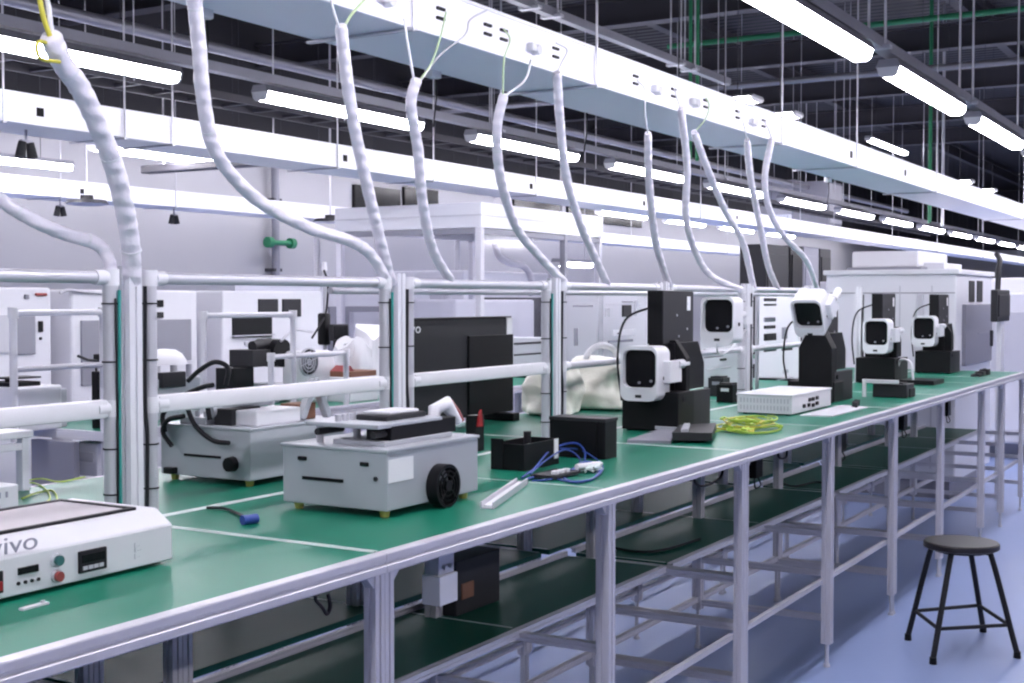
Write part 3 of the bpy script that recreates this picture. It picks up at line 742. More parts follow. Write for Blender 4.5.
MB().box(D0.x-.003, dx1+.003, D0.y-.003, dy1+.003, Zt+.128, Zt+.140, .002).build('lid', 'dark', t)
MB().box(D0.x-.005, D0.x, D0.y+.03, D0.y+.036, Zt+.01, Zt+.128).build('edge_bar', 'black', t)
# board and blue cables
a = T(553, 477)
t = thing('circuit_board', 'dark circuit board with pale parts lying by the black boxes', 'circuit board', a)
MB().box(a.x-.07, a.x+.09, a.y-.05, a.y+.04, Zt+.004, Zt+.014, .001).build('board', 'dark', t)
for k in range(3): MB().box(a.x-.05+.035*k, a.x-.03+.035*k, a.y-.04, a.y-.02, Zt+.014, Zt+.026, .003).build('component', 'white2', t)
MB().cyl((a.x+.10, a.y-.03, Zt+.022), (a.x+.20, a.y-.06, Zt+.022), .010, n=10).build('white_lead', 'white2', t, 40)
for xx in (a.x-.06, a.x+.08): MB().cyl((xx, a.y, Zt), (xx, a.y, Zt+.005), .006, n=10).build('standoff', 'tube', t, 40)
t = thing('blue_cable', 'tangle of blue cable on the mat before the black boxes', 'cable', T(575, 470))
P = [T(u, v)+V((0, 0, z)) for u, v, z in ((522, 479, .004), (535, 474, .02), (552, 464, .05), (575, 459, .055), (585, 462, .03), (580, 472, .006), (562, 474, .006), (545, 476, .006), (527, 481, .006))]
MB().tube(spline(P, 8), .0035, 8).build('loop', 'blue', t, 60)
P = [T(u, v)+V((0, 0, z)) for u, v, z in ((560, 476, .004), (572, 483, .004), (592, 481, .006), (600, 470, .008), (586, 468, .02), (570, 474, .01))]
MB().tube(spline(P, 8), .004, 8).build('loop', 'blue', t, 60)
for q in (((530, 477, .01), (548, 468, .03), (566, 463, .045), (580, 466, .02), (570, 476, .005), (548, 481, .004), (532, 482, .004)),
          ((555, 480, .004), (578, 484, .005), (596, 478, .004), (603, 469, .006), (594, 461, .012), (578, 458, .03), (560, 460, .04))):
    P = [T(u, v)+V((0, 0, z)) for u, v, z in q]; MB().tube(spline(P, 8), .003, 8).build('loop', 'blue', t, 60)
c = T(592, 472); m = MB()
for i in range(8):
    a_ = i*.8; m.tube([c+V((.05*math.cos(a_), .03*math.sin(a_), .004+.003*i)), c+V((.02*math.cos(a_+1), .02*math.sin(a_+1), .02)), c+V((.05*math.cos(a_+2.4), .03*math.sin(a_+2.4), .006))], [.004, .010, .003], 6)
tag(m.build('clear_bag', 'tape', None, 60), 'crumpled pale plastic bag lying among the blue cables', 'bag')
# aluminium strip
a, b = T(487, 509), T(522, 484)
d = b-a; mx = Matrix.Translation(a) @ Matrix.Rotation(math.atan2(d.y, d.x), 4, 'Z')
t = thing('aluminium_strip', 'loose aluminium channel lying on the mat by the table edge', 'strip', (a+b)/2)
MB().prism([(-.018, 0), (-.018, .018), (-.014, .018), (-.014, .004), (.014, .004), (.014, .018), (.018, .018), (.018, 0)], 'x', 0, d.length).xf(mx).build('channel', 'alu', t)
MB().box(.01, d.length-.01, -.012, .012, .004, .008, mt=mx).build('insert', 'white2', t)

# vision testers -------------------------------------------------------------------
def head(parent, c, pitch=0., roll=0., s=1., arm=True, yaw=0.):
    """white framed camera head looking along -x; c = centre (world)"""
    W, H, D = .165*s, .225*s, .13*s
    mx = Matrix.Translation(c) @ Matrix.Rotation(yaw, 4, 'Z') @ Matrix.Rotation(pitch, 4, 'Y') @ Matrix.Rotation(roll, 4, 'X')
    h = MB().frame(rrect(0, 0, W, H, .035*s), rrect(-.003*s, .020*s, W*.90, H*.69, .030*s), 'x', -D/2, -D/2+.045*s).xf(mx).build('camera_head', 'white2', parent, 35)
    MB().prism(rrect(0, 0, W, H, .035*s), 'x', -D/2+.04*s, D/2).xf(mx).build('head_shell', 'white2', h, 35)
    MB().prism(rrect(-.003*s, .020*s, W*.90, H*.69, .030*s), 'x', -D/2+.030*s, -D/2+.044*s).xf(mx).build('window', 'screen', h, 35)
    MB().box(-D/2-.001, -D/2+.004, -.014*s, .014*s, -H*.44, -H*.385, mt=mx).build('label', 'rubber', h)
    for yy, zz in ((-.045, -.03), (.008, -.038)): MB().cyl(mx @ V((-D/2+.028*s, yy*s, zz*s)), mx @ V((-D/2+.022*s, yy*s, zz*s)), .0055*s, n=12).build('lens', 'grey', h, 40)
    MB().cyl(mx @ V((.005*s, -W/2-.004, -.02*s)), mx @ V((.005*s, -W/2+.004, -.02*s)), .009*s, n=14).build('dial', 'rubber', h, 40)
    if arm:
        MB().box(.0, D*.95, -W/2-.03*s, -W/2+.01, -.04*s, .05*s, .004, mt=mx).build('arm_block', 'white2', h)
        MB().cyl(mx @ V((D*.7, -W/2-.02*s, .035*s)), mx @ V((D*1.45, -W/2-.02*s, .035*s)), .019*s, n=16).build('arm_knob', 'white2', h, 40)
    return h
def tester(u, v, label, head_uv, tower_dz, pitch=0., roll=0., col=0.):
    """u, v = foot of the corner between the -x and -y faces of the base"""
    o = T(u, v); x, y, z = o.x, o.y, Zt
    t = thing('vision_tester', label, 'vision tester', o)
    b = MB().box(x, x+.17, y, y+.255, z+.004, z+(.11 if col else .165), .004).build('base', 'black', t)
    MB().box(x+.02, x+.36, y+.004, y+.035, z+.002, z+.162, .003).build('cover_plate', 'dark', t)
    MB().cyl((x+.06, y-.004, z+.135), (x+.06, y+.006, z+.135), .012, n=14).build('screw', 'rubber', t, 40)
    MB().box(x+.17, x+.36, y+.035, y+.25, z+.002, z+.10, .004).build('motor_base', 'black', t)
    for xx in (x+.02, x+.33):
        for yy in (y+.02, y+.23): MB().cyl((xx, yy, z), (xx, yy, z+.006), .012, n=12).build('foot', 'rubber', t, 40)
    # chamfered column facing the camera side and the aisle side
    if col: MB().prism([(y+.005, z+.004), (y+.185, z+.004), (y+.185, z+.29), (y+.135, z+.385), (y+.055, z+.385), (y+.005, z+.29)], 'x', x-.03, x+.06, .002).build('column', 'blackm', t)
    else: MB().prism([(y+.02, z+.16), (y+.23, z+.16), (y+.23, z+.30), (y+.18, z+.375), (y+.07, z+.375), (y+.02, z+.30)], 'x', x+.13, x+.17, .002).build('column', 'blackm', t)
    MB().prism([(x+.12, z+.16), (x+.45, z+.16), (x+.45, z+.27), (x+.38, z+.365), (x+.12, z+.365)], 'y', y+.07, y+.10, .002).build('arm_column', 'black', t)
    z0 = z+.36+tower_dz
    tw = MB().box(x+.065, x+.385, y+.10, y+.17, z0, z0+.225, .003).build('tower', 'black', t)
    MB().box(x+.065, x+.385, y+.096, y+.101, z0+.003, z0+.222).build('tower_plate', 'dark', tw)
    MB().box(x+.315, x+.35, y+.0945, y+.097, z0+.14, z0+.20).build('paper_label', 'paper', tw)
    for dx, dz in ((.14, .12), (.25, .06), (.25, .17), (.16, .03)): MB().cyl((x+.065+dx, y+.093, z0+dz), (x+.065+dx, y+.098, z0+dz), .005, n=10).build('bolt', 'tube', tw, 40)
    if tower_dz < -.05: pass
    else: MB().box(x+.10, x+.35, y+.105, y+.165, z+.35, z0+.01, .002).build('slide', 'rubber', t)
    # head in front of the column
    c = at_x(head_uv[0], head_uv[1], x-.02)
    hd = head(t, c, pitch, roll)
    MB().box(c.x+.02, x+.15, c.y-.02, c.y+.02, c.z-.02, c.z+.02, .003).build('head_bracket', 'rubber', t)
    P = [V((x+.11, y+.16, z0+.16)), V((x+.04, y+.26, z0+.10)), V((x+.02, y+.285, z0-.06)), V((x+.04, y+.275, z+.12))]
    MB().tube(spline(P, 8), .005, 8).build('cable', 'rubber', t, 60)
    return t
tester(678, 433, 'nearest black vision tester with a white framed head, tall tower and grey brackets before it', (645, 373), 0)
tester(834, 403, 'black vision tester whose white framed head is tipped down', (811, 313), -.05, -.5, 0, 1)
tester(894.5, 384, 'black vision tester third along the table, with the pale bracket before it', (878, 336), 0)
tester(950, 374, 'farthest black vision tester, beside the white enclosure', (925, 331), 0)
# lone head on a rail arm
t = thing('camera_head', 'white framed camera head on a rail arm, without a black body below', 'camera head', (5.9, 2.3, 1.46))
hc = at_x(722, 320, 5.86)
head(t, hc, 0, 0, 1.0, False)
MB().cyl((hc.x+.05, hc.y+.02, hc.z+.02), (PX[5]-.06, PY-.02, hc.z+.02), .016, n=14).build('arm', 'white2', t, 40)
MB().cyl((PX[5]-.062, PY-.03, hc.z-.03), (PX[5]-.062, PY-.03, hc.z+.06), .03, n=14).build('clamp', 'white2', t, 40)
MB().tube(spline([hc+V((.06, .05, -.05)), hc+V((.15, .08, -.16)), hc+V((.35, .10, -.16)), V((PX[5]-.05, PY-.02, hc.z-.06))], 8), .005, 8).build('cable', 'white2', t, 60)
# grey brackets before the nearest tester
def plate(pts, z, th, name, m, parent): return MB().prism([(T(u, v).x, T(u, v).y) for u, v in pts], 'z', Zt+z, Zt+z+th).build(name, m, parent)
def tplate(pts, z, th, name, m, label, cat):
    return tag(plate(pts, z, th, name, m, None), label, cat)
tplate(((627, 443), (664, 430), (680, 431), (671, 444)), 0.0, .012, 'bracket_plate', 'grey', 'flat grey angled metal plate before the nearest vision tester', 'plate')
tplate(((655, 432), (665, 425), (688, 426), (682, 434)), .0121, .012, 'clamp_plate', 'box', 'smaller pale plate lying across the grey angled plate', 'plate')
t = thing('metal_bar', 'thick dark bar with a pale clip before the nearest vision tester', 'bar', T(694, 440))
plate(((672, 443.5), (680, 435), (716, 433), (712, 444)), .0121, .030, 'bar', 'dark', t)
plate(((681, 443), (684, 436), (690, 436), (688, 443)), .042, .010, 'clip', 'box', t)
# yellow-green cables
t = thing('lime_cable', 'loose coil of yellow green cables beside the pierced white box', 'cable', T(750, 429))
rl = random.Random(3)
for k in range(9):
    P = []; cu, cv, ru, rv, a0 = 748+rl.uniform(-9, 9), 428.5+rl.uniform(-1.5, 1.5), rl.uniform(16, 30), rl.uniform(2.5, 5.5), rl.uniform(0, 6)
    for i in range(10):
        a_ = a0+i*rl.uniform(.45, .75); P.append(T(cu+ru*math.cos(a_), cv+rv*math.sin(a_))+V((0, 0, .005+.004*k+.008*rl.random())))
    MB().tube(spline(P, 6), .0035, 6).build('strand', ['lime', 'yellow', 'lime'][k % 3], t, 60)
P = [T(u, v)+V((0, 0, .006)) for u, v in ((712, 434), (725, 431), (740, 434), (765, 434), (781, 430), (772, 424), (745, 424))]
MB().tube(spline(P, 8), .004, 6).build('strand', 'lime', t, 60)
# pierced white box
E0 = T(792, 416)
ex1 = at_y(831, 405, E0.y).x; ey1 = at_x(737, 412, E0.x).y
t = thing('power_supply', 'low white box with rows of slots, on the table below the tilted head', 'power supply', ((E0.x+ex1)/2, (E0.y+ey1)/2, Zt))
MB().box(E0.x, ex1, E0.y, ey1, Zt+.006, Zt+.092, .003).build('casing', 'white2', t)
MB().box(E0.x-.004, ex1+.004, E0.y-.004, ey1+.004, Zt+.090, Zt+.098, .002).build('lid', 'white2', t)
for r_ in range(2):
    m = MB(); n_ = 15
    for k in range(n_):
        yy = E0.y+.02+k*(ey1-E0.y-.04)/(n_-1); m.box(E0.x-.0012, E0.x+.001, yy-.004, yy+.004, Zt+.022+.034*r_, Zt+.044+.034*r_)
    m.build('vent', 'ltgrey', t)['kind'] = 'stuff'
for k, (fx_, fz) in enumerate(((.22, .035), (.34, .035), (.36, .06), (.45, .03), (.45, .06), (.55, .035), (.55, .062))):
    xx = E0.x+fx_*(ex1-E0.x)+.02; MB().box(xx, xx+.03, E0.y-.008, E0.y+.001, Zt+fz-.009, Zt+fz+.009, .002).build('connector', 'rubber', t)
for xx in (E0.x+.03, ex1-.03):
    for yy in (E0.y+.03, ey1-.03): MB().cyl((xx, yy, Zt), (xx, yy, Zt+.008), .01, n=12).build('foot', 'rubber', t, 40)
# white plate and bracket between testers
t = thing('white_plate', 'thin white plate lying on the mat right of the pierced white box', 'plate', T(830, 411))
plate(((800, 416), (842, 406), (868, 408), (832, 417)), 0, .006, 'sheet', 'white2', t)
plate(((852, 408), (855, 405), (860, 405.5), (857, 409)), 0, .03, 'clip', 'rubber', t)
p = T(862, 397)
t = thing('pale_bracket', 'pale arch bracket standing before the third vision tester', 'bracket', p)
MB().box(p.x, p.x+.02, p.y-.02, p.y, Zt, Zt+.10, .002).box(p.x, p.x+.02, p.y-.20, p.y-.02, Zt+.08, Zt+.10, .002).build('arch', 'white2', t)
t = thing('dark_module', 'low dark block standing under the pale arch bracket', 'module', p+V((.1, -.14, 0)))
MB().box(p.x+.03, p.x+.20, p.y-.24, p.y-.05, Zt, Zt+.075, .004).build('casing', 'dark', t)
MB().box(p.x+.06, p.x+.17, p.y-.21, p.y-.08, Zt+.075, Zt+.082, .002).build('lid', 'rubber', t)
p = T(892, 397)
t = thing('small_module', 'little black module with a white face near the third vision tester', 'module', p)
MB().box(p.x, p.x+.12, p.y-.1, p.y+.04, Zt, Zt+.05, .003).build('body', 'rubber', t)
MB().box(p.x-.004, p.x, p.y-.08, p.y+.01, Zt+.015, Zt+.04, .001).build('face', 'paper', t)
p = T(915, 384)
t = thing('black_tray', 'flat black tray with a white cable between the two farthest vision testers', 'tray', p)
MB().box(p.x-.1, p.x+.2, p.y-.14, p.y+.08, Zt, Zt+.03, .004).build('body', 'black', t)
MB().tube(spline([p+V((-.05, .0, .03)), p+V((-.04, .02, .14)), p+V((.02, .10, .15)), p+V((.08, .14, .05))], 8), .008, 8).build('cable', 'white2', t, 60)
p = T(975, 377)
for k, lb in enumerate(('flattest of three small black clips before the grey door, nearest the camera', 'middle one of three small black clips before the grey door', 'tallest of three small black clips before the grey door, farthest back')):
    t = thing('wire_clip', lb, 'clip', (p.x+.15*k+.05, p.y, Zt), 'black clips at the far end')
    MB().box(p.x+.15*k, p.x+.15*k+.10, p.y-.03, p.y+.03, Zt, Zt+.02+.01*k, .004).build('body', 'rubber', t)
    MB().cyl((p.x+.15*k+.05, p.y, Zt+.02+.01*k), (p.x+.15*k+.05, p.y, Zt+.026+.01*k), .012, n=12).build('button', 'dark', t)


# ------------------------------------------------------------------ back row tables
def TB(u, v): return T(u, v)
# black display panel
x0, x1, yp = 4.41, 5.25, 3.06
x0 = at_y(410, 400, yp).x; x1 = at_y(512, 400, yp).x
zt_, zb_ = at_y(512, 316, yp).z, Zt+.03
t = thing('display_panel', 'large black display panel with white lettering standing on the back table', 'display', ((x0+x1)/2, yp, Zt))
MB().box(x0, x1, yp, yp+.05, zb_, zt_, .004).build('casing', 'black', t)
MB().box(x0+.012, x1-.012, yp-.002, yp+.002, zb_+.012, zt_-.012).build('screen', 'dark', t)
xm = at_y(467, 400, yp).x
MB().box(xm, x1-.008, yp-.012, yp-.001, zb_+.004, at_y(467, 336, yp).z, .002).build('door_panel', 'black', t)
MB().box(x1-.055, x1-.006, yp-.006, yp-.001, zt_-.10, zt_-.008).build('paper_label', 'paper', t)
c = at_y(403, 333.5, yp); text_part('lettering', 'vivo', .060, Matrix.Translation((c.x, yp-.003, c.z)) @ FACE_NY @ Matrix.Diagonal((1.25, .95, 1, 1)), 'paper', t)
for xx in (x0+.1, x1-.16): MB().box(xx, xx+.06, yp-.10, yp+.12, Zt, Zt+.035, .004).build('foot', 'black', t)
# dark stand with red flag
p = T(477, 451)
t = thing('dark_stand', 'dark upright stand with a red tag left of the low black box', 'stand', p)
MB().box(p.x-.03, p.x+.035, p.y-.01, p.y+.03, Zt, Zt+.13, .003).build('body', 'black', t)
MB().prism([(p.x-.02, Zt+.09), (p.x+.012, Zt+.09), (p.x+.004, Zt+.15), (p.x-.006, Zt+.14)], 'y', p.y-.018, p.y-.010).build('tag', 'red', t)
# cream film bags
def bag(c, w, d, h, label, seed):
    rnd = random.Random(seed)
    t = thing('film_bag', label, 'bag', c)
    bm = MB(); n, k_ = 60, 18; rings = []
    ph = [rnd.uniform(0, 6) for _ in range(6)]
    for j in range(k_+1):
        f_ = j/k_; ring = []
        for i in range(n):
            a_ = 2*PI*i/n
            env = (1-.30*f_**4)*(1.0 if j else .92)
            rr = env*(1+.10*math.sin(2*a_+ph[0]+3*f_)+.07*math.sin(5*a_+ph[1]-6*f_)+.06*math.sin(9*f_+ph[2]+a_)+.018*math.sin(13*a_+ph[3]+5*f_)+.015*math.sin(23*f_+2*a_))
            zz = c.z+.002+h*f_*(1+.10*math.sin(a_+ph[4])*f_)
            ca, sa = math.cos(a_), math.sin(a_)
            ex = math.copysign(abs(ca)**.7, ca); ey = math.copysign(abs(sa)**.7, sa)
            ring.append(bm.bm.verts.new((c.x+w/2*rr*ex, c.y+d/2*rr*ey, zz)))
        rings.append(ring)
    for j in range(k_):
        for i in range(n): bm.bm.faces.new((rings[j][i], rings[j][(i+1)%n], rings[j+1][(i+1)%n], rings[j+1][i]))
    bm.bm.faces.new(rings[0][::-1]); bm.bm.faces.new(rings[-1])
    o = bm.build('film', 'cream', t, 80)
    md = o.modifiers.new('s', 'SUBSURF'); md.levels = 1; md.render_levels = 2
    return t
bag(V((5.42, 2.98, Zt)), .24, .27, .21, 'lower cream plastic film bag beside the black display panel', 1)
bag(V((5.86, 2.93, Zt)), .34, .36, .245, 'taller cream plastic film bag left of the nearest vision tester', 4)
p = at_y(602, 365, 2.95)
p = at_y(602, 358, 2.95); zr_ = p.z-.02
t = thing('white_ring', 'white hose ring standing on top of the taller cream bag', 'hose', (p.x, 2.95, zr_))
MB().tube([V((p.x+.085*math.cos(a_), 2.95-.05*math.cos(a_), zr_+.085*math.sin(a_))) for a_ in [PI*2*i/28 for i in range(29)]], .015, 10).build('ring', 'white2', t, 60)
MB().box(p.x-.03, p.x+.03, 2.93, 2.97, zr_-.095, zr_-.07, .006).build('clip', 'white2', t)
# small black boxes behind the nearest tester
for (u, v, h, lb, lab) in ((718, 396, .105, 'small dark green box behind the nearest vision tester, further of two', 0), (727, 402, .095, 'small black box with a white print, in front of the dark green one', 1)):
    p = T(u, v)
    t = thing('relay_box', lb, 'box', p)
    MB().box(p.x-.04, p.x+.07, p.y-.045, p.y+.045, Zt, Zt+h, .003).build('casing', 'black' if lab else 'dark', t)
    MB().box(p.x-.042, p.x-.039, p.y-.025, p.y+.02, Zt+h*.62, Zt+h*.80).build('print', 'paper' if lab else 'grey', t)
    MB().box(p.x-.03, p.x+.06, p.y-.035, p.y+.035, Zt+h, Zt+h+.008, .002).build('cap', 'rubber', t)
# white power strip and riser at the left edge
p = T(19, 513)
t = thing('power_strip', 'white box with three slits at the left edge behind the heating plate', 'power box', p)
MB().box(p.x-.20, p.x, p.y, p.y+.07, Zt, Zt+.075, .004).build('casing', 'white2', t)
for k in range(3): MB().box(p.x-.040-.022*k, p.x-.034-.022*k, p.y-.002, p.y+.001, Zt+.045, Zt+.060).build('slit', 'ink', t)
p = T(27, 490)
t = thing('riser_stand', 'small white riser table standing on the mat at the left edge', 'stand', (p.x-.2, p.y+.1, Zt))
zr = at_y(27, 430, p.y).z
MB().box(p.x-.55, p.x+.01, p.y-.02, p.y+.30, zr-.02, zr, .003).build('tabletop', 'white', t)
MB().box(p.x-.55, p.x+.005, p.y-.01, p.y+.01, zr-.055, zr-.035, .003).build('stretcher', 'white', t)
for xx in (p.x-.53, p.x-.012):
    for yy in (p.y, p.y+.27): MB().box(xx-.012, xx+.012, yy-.012, yy+.012, Zt, zr-.02, .002).build('leg', 'white', t)
t = thing('yellow_wire', 'thin yellow green wires lying loose on the mat at the left', 'wire', T(50, 497))
for q in (((20, 488), (32, 484), (45, 490), (50, 500), (40, 506), (25, 508)), ((22, 500), (35, 495), (52, 492), (57, 502), (48, 510)), ((18, 484), (40, 480), (60, 483), (85, 478))):
    P = [T(u, v)+V((0, 0, .004)) for u, v in q]; MB().tube(spline(P, 8), .0025, 6).build('strand', 'lime', t, 60)

# ------------------------------------------------------------------ under the tables
yj = 1.95
a, b = at_y(440, 607, yj), at_y(456, 572, yj)
t = thing('junction_box', 'white junction box hanging under the table edge by the second leg', 'junction box', (a.x, yj, HT-.03))
MB().box(a.x, b.x+.01, yj, yj+.06, a.z, b.z, .003).build('casing', 'white2', t)
MB().box(a.x+.01, b.x+.006, yj+.01, yj+.05, b.z, HT-.022, .002).build('bracket', 'tube', t)
for k in range(2): MB().cyl((a.x+.03+.03*k, yj-.002, b.z+.02), (a.x+.03+.03*k, yj+.012, b.z+.02), .006, n=10).build('screw', 'tube', t, 40)
yk = 2.2
a, b = at_y(456, 590, yk), at_y(500, 548, yk)
t = thing('control_unit', 'dark control unit standing on the lower shelf behind the junction box', 'control unit', (a.x, yk, ZS))
MB().box(a.x, b.x, yk, yk+.12, ZS+.002, b.z, .004).build('casing', 'dark', t)
MB().box(a.x+.03, a.x+.1, yk-.004, yk+.002, ZS+.05, ZS+.10, .002).build('plate', 'brown', t)
t = thing('dangling_wire', 'short black wire dangling under the table edge of the nearest bench', 'wire', at_y(325, 598, 1.72))
P = [at_y(u, v, 1.72) for u, v in ((316, 594), (316, 600), (322, 607), (327, 614), (330, 606), (328, 594))]
MB().tube(spline(P, 6), .004, 6).build('loop', 'rubber', t, 60)
MB().box(P[0].x-.006, P[0].x+.006, 1.715, 1.725, P[0].z-.004, HT-.022).build('clip', 'rubber', t)
for i, (q, lb) in enumerate(((((694, 478), (700, 486), (712, 483), (722, 474)), 'black wire looping below the table left of the pierced box'), (((778, 452), (780, 458), (786, 457), (787, 448)), 'thin black wire loop below the pierced white box'))):
    P = [at_y(u, v, 1.8) for u, v in q]; P = [V((P[0].x, 1.8, HT-.022))]+P+[V((P[-1].x, 1.8, HT-.022))]
    t = thing('cable_loop', lb, 'cable', P[0]); MB().tube(spline(P, 6), .005, 6).build('loop', 'rubber', t, 60)
    MB().box(P[0].x-.008, P[0].x+.008, 1.79, 1.81, HT-.04, HT-.022).build('clip', 'rubber', t)
for i, (u, v0, v1, y, lb) in enumerate(((758, 433, 478, 2.28, 'beneath the table past the third pair of legs'), (843, 428, 452, 2.28, 'beneath the table below the tilted head'), (905, 412, 430, 2.2, 'hanging beneath the short bench'), (949, 402, 416, 2.2, 'hanging beneath the far bench'))):
    a = at_y(u, v1, y); z1 = HT-.022
    t = thing('drive_unit', 'narrow black power unit '+lb, 'power unit', (a.x, y, z1))
    MB().box(a.x-.03, a.x+.07, y, y+.05, a.z, z1, .003).build('casing', 'black', t)
    MB().tube(spline([V((a.x, y+.02, a.z)), V((a.x-.01, y+.01, a.z-.05)), V((a.x+.04, y, a.z-.04)), V((a.x+.05, y+.02, a.z))], 6), .004, 6).build('cord', 'rubber', t, 60)
for i, (q, lb) in enumerate(((((610, 548), (640, 553), (668, 550), (700, 540)), 'black cable lying along the lower shelf, left of the double legs'), (((780, 484), (795, 487), (815, 483), (825, 484)), 'black cable on the lower shelf below the pierced box'))):
    P = [at_z(u, v, ZS)+V((0, 0, .005)) for u, v in q]; t = tag(MB().tube(spline(P, 8), .005, 6).build('shelf_cable', 'rubber', None, 60), lb, 'cable')

# ------------------------------------------------------------------ stool
def stool():
    c = (at_z(908, 640, FZ)+at_z(933, 664, FZ)+at_z(1017, 658, FZ)+at_z(983, 632, FZ))/4
    t = thing('stool', 'round dark stool with four black splayed legs on the blue floor', 'stool', (c.x, c.y, FZ))
    hs = at_x(960, 541, c.x).z
    r = .166
    prof = [(0, hs-.032), (r-.01, hs-.032), (r, hs-.026), (r, hs-.006), (r-.006, hs), (0, hs+.001)]
    m = MB(); n = 40; rings = []
    for (rr, zz) in prof[1:-1]: rings.append([m.bm.verts.new((c.x+rr*math.cos(2*PI*i/n), c.y+rr*math.sin(2*PI*i/n), zz)) for i in range(n)])
    for j in range(len(rings)-1):
        for i in range(n): m.bm.faces.new((rings[j][i], rings[j][(i+1)%n], rings[j+1][(i+1)%n], rings[j+1][i]))
    m.bm.faces.new(rings[0][::-1]); m.bm.faces.new(rings[-1])
    m.build('seat', 'stool', t, 40)
    feet = [at_z(u, v, FZ) for u, v in ((908, 640), (933, 664), (1017, 658), (983, 632))]
    mids = []
    for k, f_ in enumerate(feet):
        d = V((f_.x-c.x, f_.y-c.y, 0)).normalized()
        top = V((c.x, c.y, hs-.04))+d*.135
        lg = MB().tube(spline([V((c.x, c.y, hs-.038))+d*.05, V((c.x, c.y, hs-.038))+d*.115, top+d*.008+V((0, 0, -.03)), f_+V((0, 0, .02))+ (top-f_)*.0], 8), .0125, 12).build('leg', 'rubber', t, 60)
        MB().cyl(f_, f_+V((0, 0, .03)), .0165, .015, n=14).build('rubber_foot', 'black', lg, 40)
        q = f_+(top-f_)*.31; mids.append(V((q.x, q.y, .10)))
    for k in range(4): MB().cyl(mids[k], mids[(k+1) % 4], .0085, n=12).build('stretcher', 'rubber', t, 40)
    MB().frame(circ(c.x, c.y, .12, 28), circ(c.x, c.y, .10, 28), 'z', hs-.045, hs-.032).build('seat_ring', 'rubber', t, 40)
stool()

# ------------------------------------------------------------------ second row of benches and the machines behind
R2F, R2B = 4.15, 4.85
xa = at_z(60, 429, HT).x
bench(xa, xa+2.15, [xa+1.07], R2F, R2B, 'green topped workbench of the next row, its end edge showing at the left edge', True)
bench(xa+2.152, xa+4.30, [xa+3.22], R2F, R2B, 'workbench of the next row, behind the black display panel')
bench(xa+4.302, xa+6.45, [xa+5.4], R2F, R2B, 'workbench of the next row, behind the cream bags and nearest tester')
bench(xa+6.452, xa+8.6, [xa+7.5], R2F, R2B, 'workbench of the next row, farthest in view beside the dark cabinets')
def pb(y, u0, u1, v0, v1):
    """a front rectangle on the plane y, spanned by two corners"""
    a, b = at_y(u0, v1, y), at_y(u1, v0, y); return a.x, b.x, a.z, b.z
def cabinet(y, u0, u1, vtop, depth, label, name='machine_cabinet', m='white', z0=0.0):
    x0, x1, _, zt = pb(y, u0, u1, vtop, vtop); zt = at_y((u0+u1)/2, vtop, y).z
    t = thing(name, label, 'machine', ((x0+x1)/2, y, 0))
    MB().box(x0, x1, y, y+depth, z0+.08, zt, .012).build('casing', m, t)
    MB().box(x0+.03, x1-.03, y+.03, y+depth-.03, FZ, z0+.08).build('plinth', 'grey', t)
    return t, x0, x1, zt
def rect_part(t, y, u0, u1, v0, v1, name, m, out=.012, bev=.004):
    x0, x1, z0, z1 = pb(y, u0, u1, v0, v1)
    return MB().box(x0, x1, y-out, y+.004, min(z0, z1), max(z0, z1), bev).build(name, m, t)
YC = 5.5
t, *_ = cabinet(YC, -75, 51, 287, .8, 'white machine cabinet at the left edge with a round badge and narrow window')
for a in ((15, 34, 315, 355, 'window', 'grey'), (38, 42, 321, 332, 'handle', 'black'), (24, 28, 294.5, 299, 'badge', 'grey'), (35, 46, 293, 296, 'print', 'redbutton'), (-40, 8, 315, 355, 'window', 'ltgrey')): rect_part(t, YC, *a)
rect_part(t, YC, 39, 41, 337, 340, 'lock', 'dark')
t, *_ = cabinet(YC, 71, 197, 290, .8, 'white machine cabinet with grey windows behind the nearest post')
for a in ((81, 113, 320, 386, 'window', 'grey'), (153, 190, 319, 362, 'window', 'grey'), (155, 162.5, 300, 307, 'button_panel', 'black'), (155, 162.5, 312, 318, 'button_panel', 'dark')): 
    w = rect_part(t, YC, *a)
x0, x1, z0, z1 = pb(YC, 153, 190, 319, 362)
P = [at_y(u, v, YC-.01) for u, v in ((60, 293), (68, 290), (84, 292), (105, 293))]
MB().tube(spline(P, 6), .008, 8).build('cable', 'ltgrey', t, 60)
t, *_ = cabinet(YC, 222, 322, 291, .8, 'white machine cabinet with two small screens and dark openings')
for a in ((258, 277, 299, 312, 'screen', 'dark'), (282, 300, 299, 317, 'screen', 'dark'), (232, 271, 317, 338, 'opening', 'black'), (244, 256, 341, 345, 'print', 'ltgrey'), (262, 268, 339, 342, 'print', 'redbutton')): rect_part(t, YC, *a)
rect_part(t, YC, 231, 272, 334.5, 336, 'opening_lip', 'ltgrey', .03)
# dark drive unit with motor, standing on the next row's bench
y = 4.55
x0, x1, z0, z1 = pb(y, 229, 278, 349, 369); x0 = at_y(229, 360, y+.16).x
t = thing('drive_assembly', 'dark grey boxed drive with a round black motor before the screened cabinet', 'machine', ((x0+x1)/2, y, HT))
MB().box(x0, x1, y, y+.16, z0, z1, .004).build('housing', 'dark', t)
a = pb(y, 236, 257, 369, 384); MB().box(a[0], a[1], y+.02, y+.14, HT, z0, .004).build('pedestal', 'black', t)
c = at_y(280, 353, y); MB().cyl((c.x, y-.02, c.z), (c.x, y+.14, c.z), .075, n=28).build('motor', 'black', t, 40)
MB().cyl((c.x-.16, y+.05, z1+.015), (c.x-.02, y+.05, z1+.03), .03, n=14).build('coupling', 'dark', t, 40)
MB().tube(spline([at_y(u, v, y-.03) for u, v in ((281, 341), (287, 335), (296, 330), (312, 332))], 6), .007, 8).build('cable', 'ltgrey', t, 60)
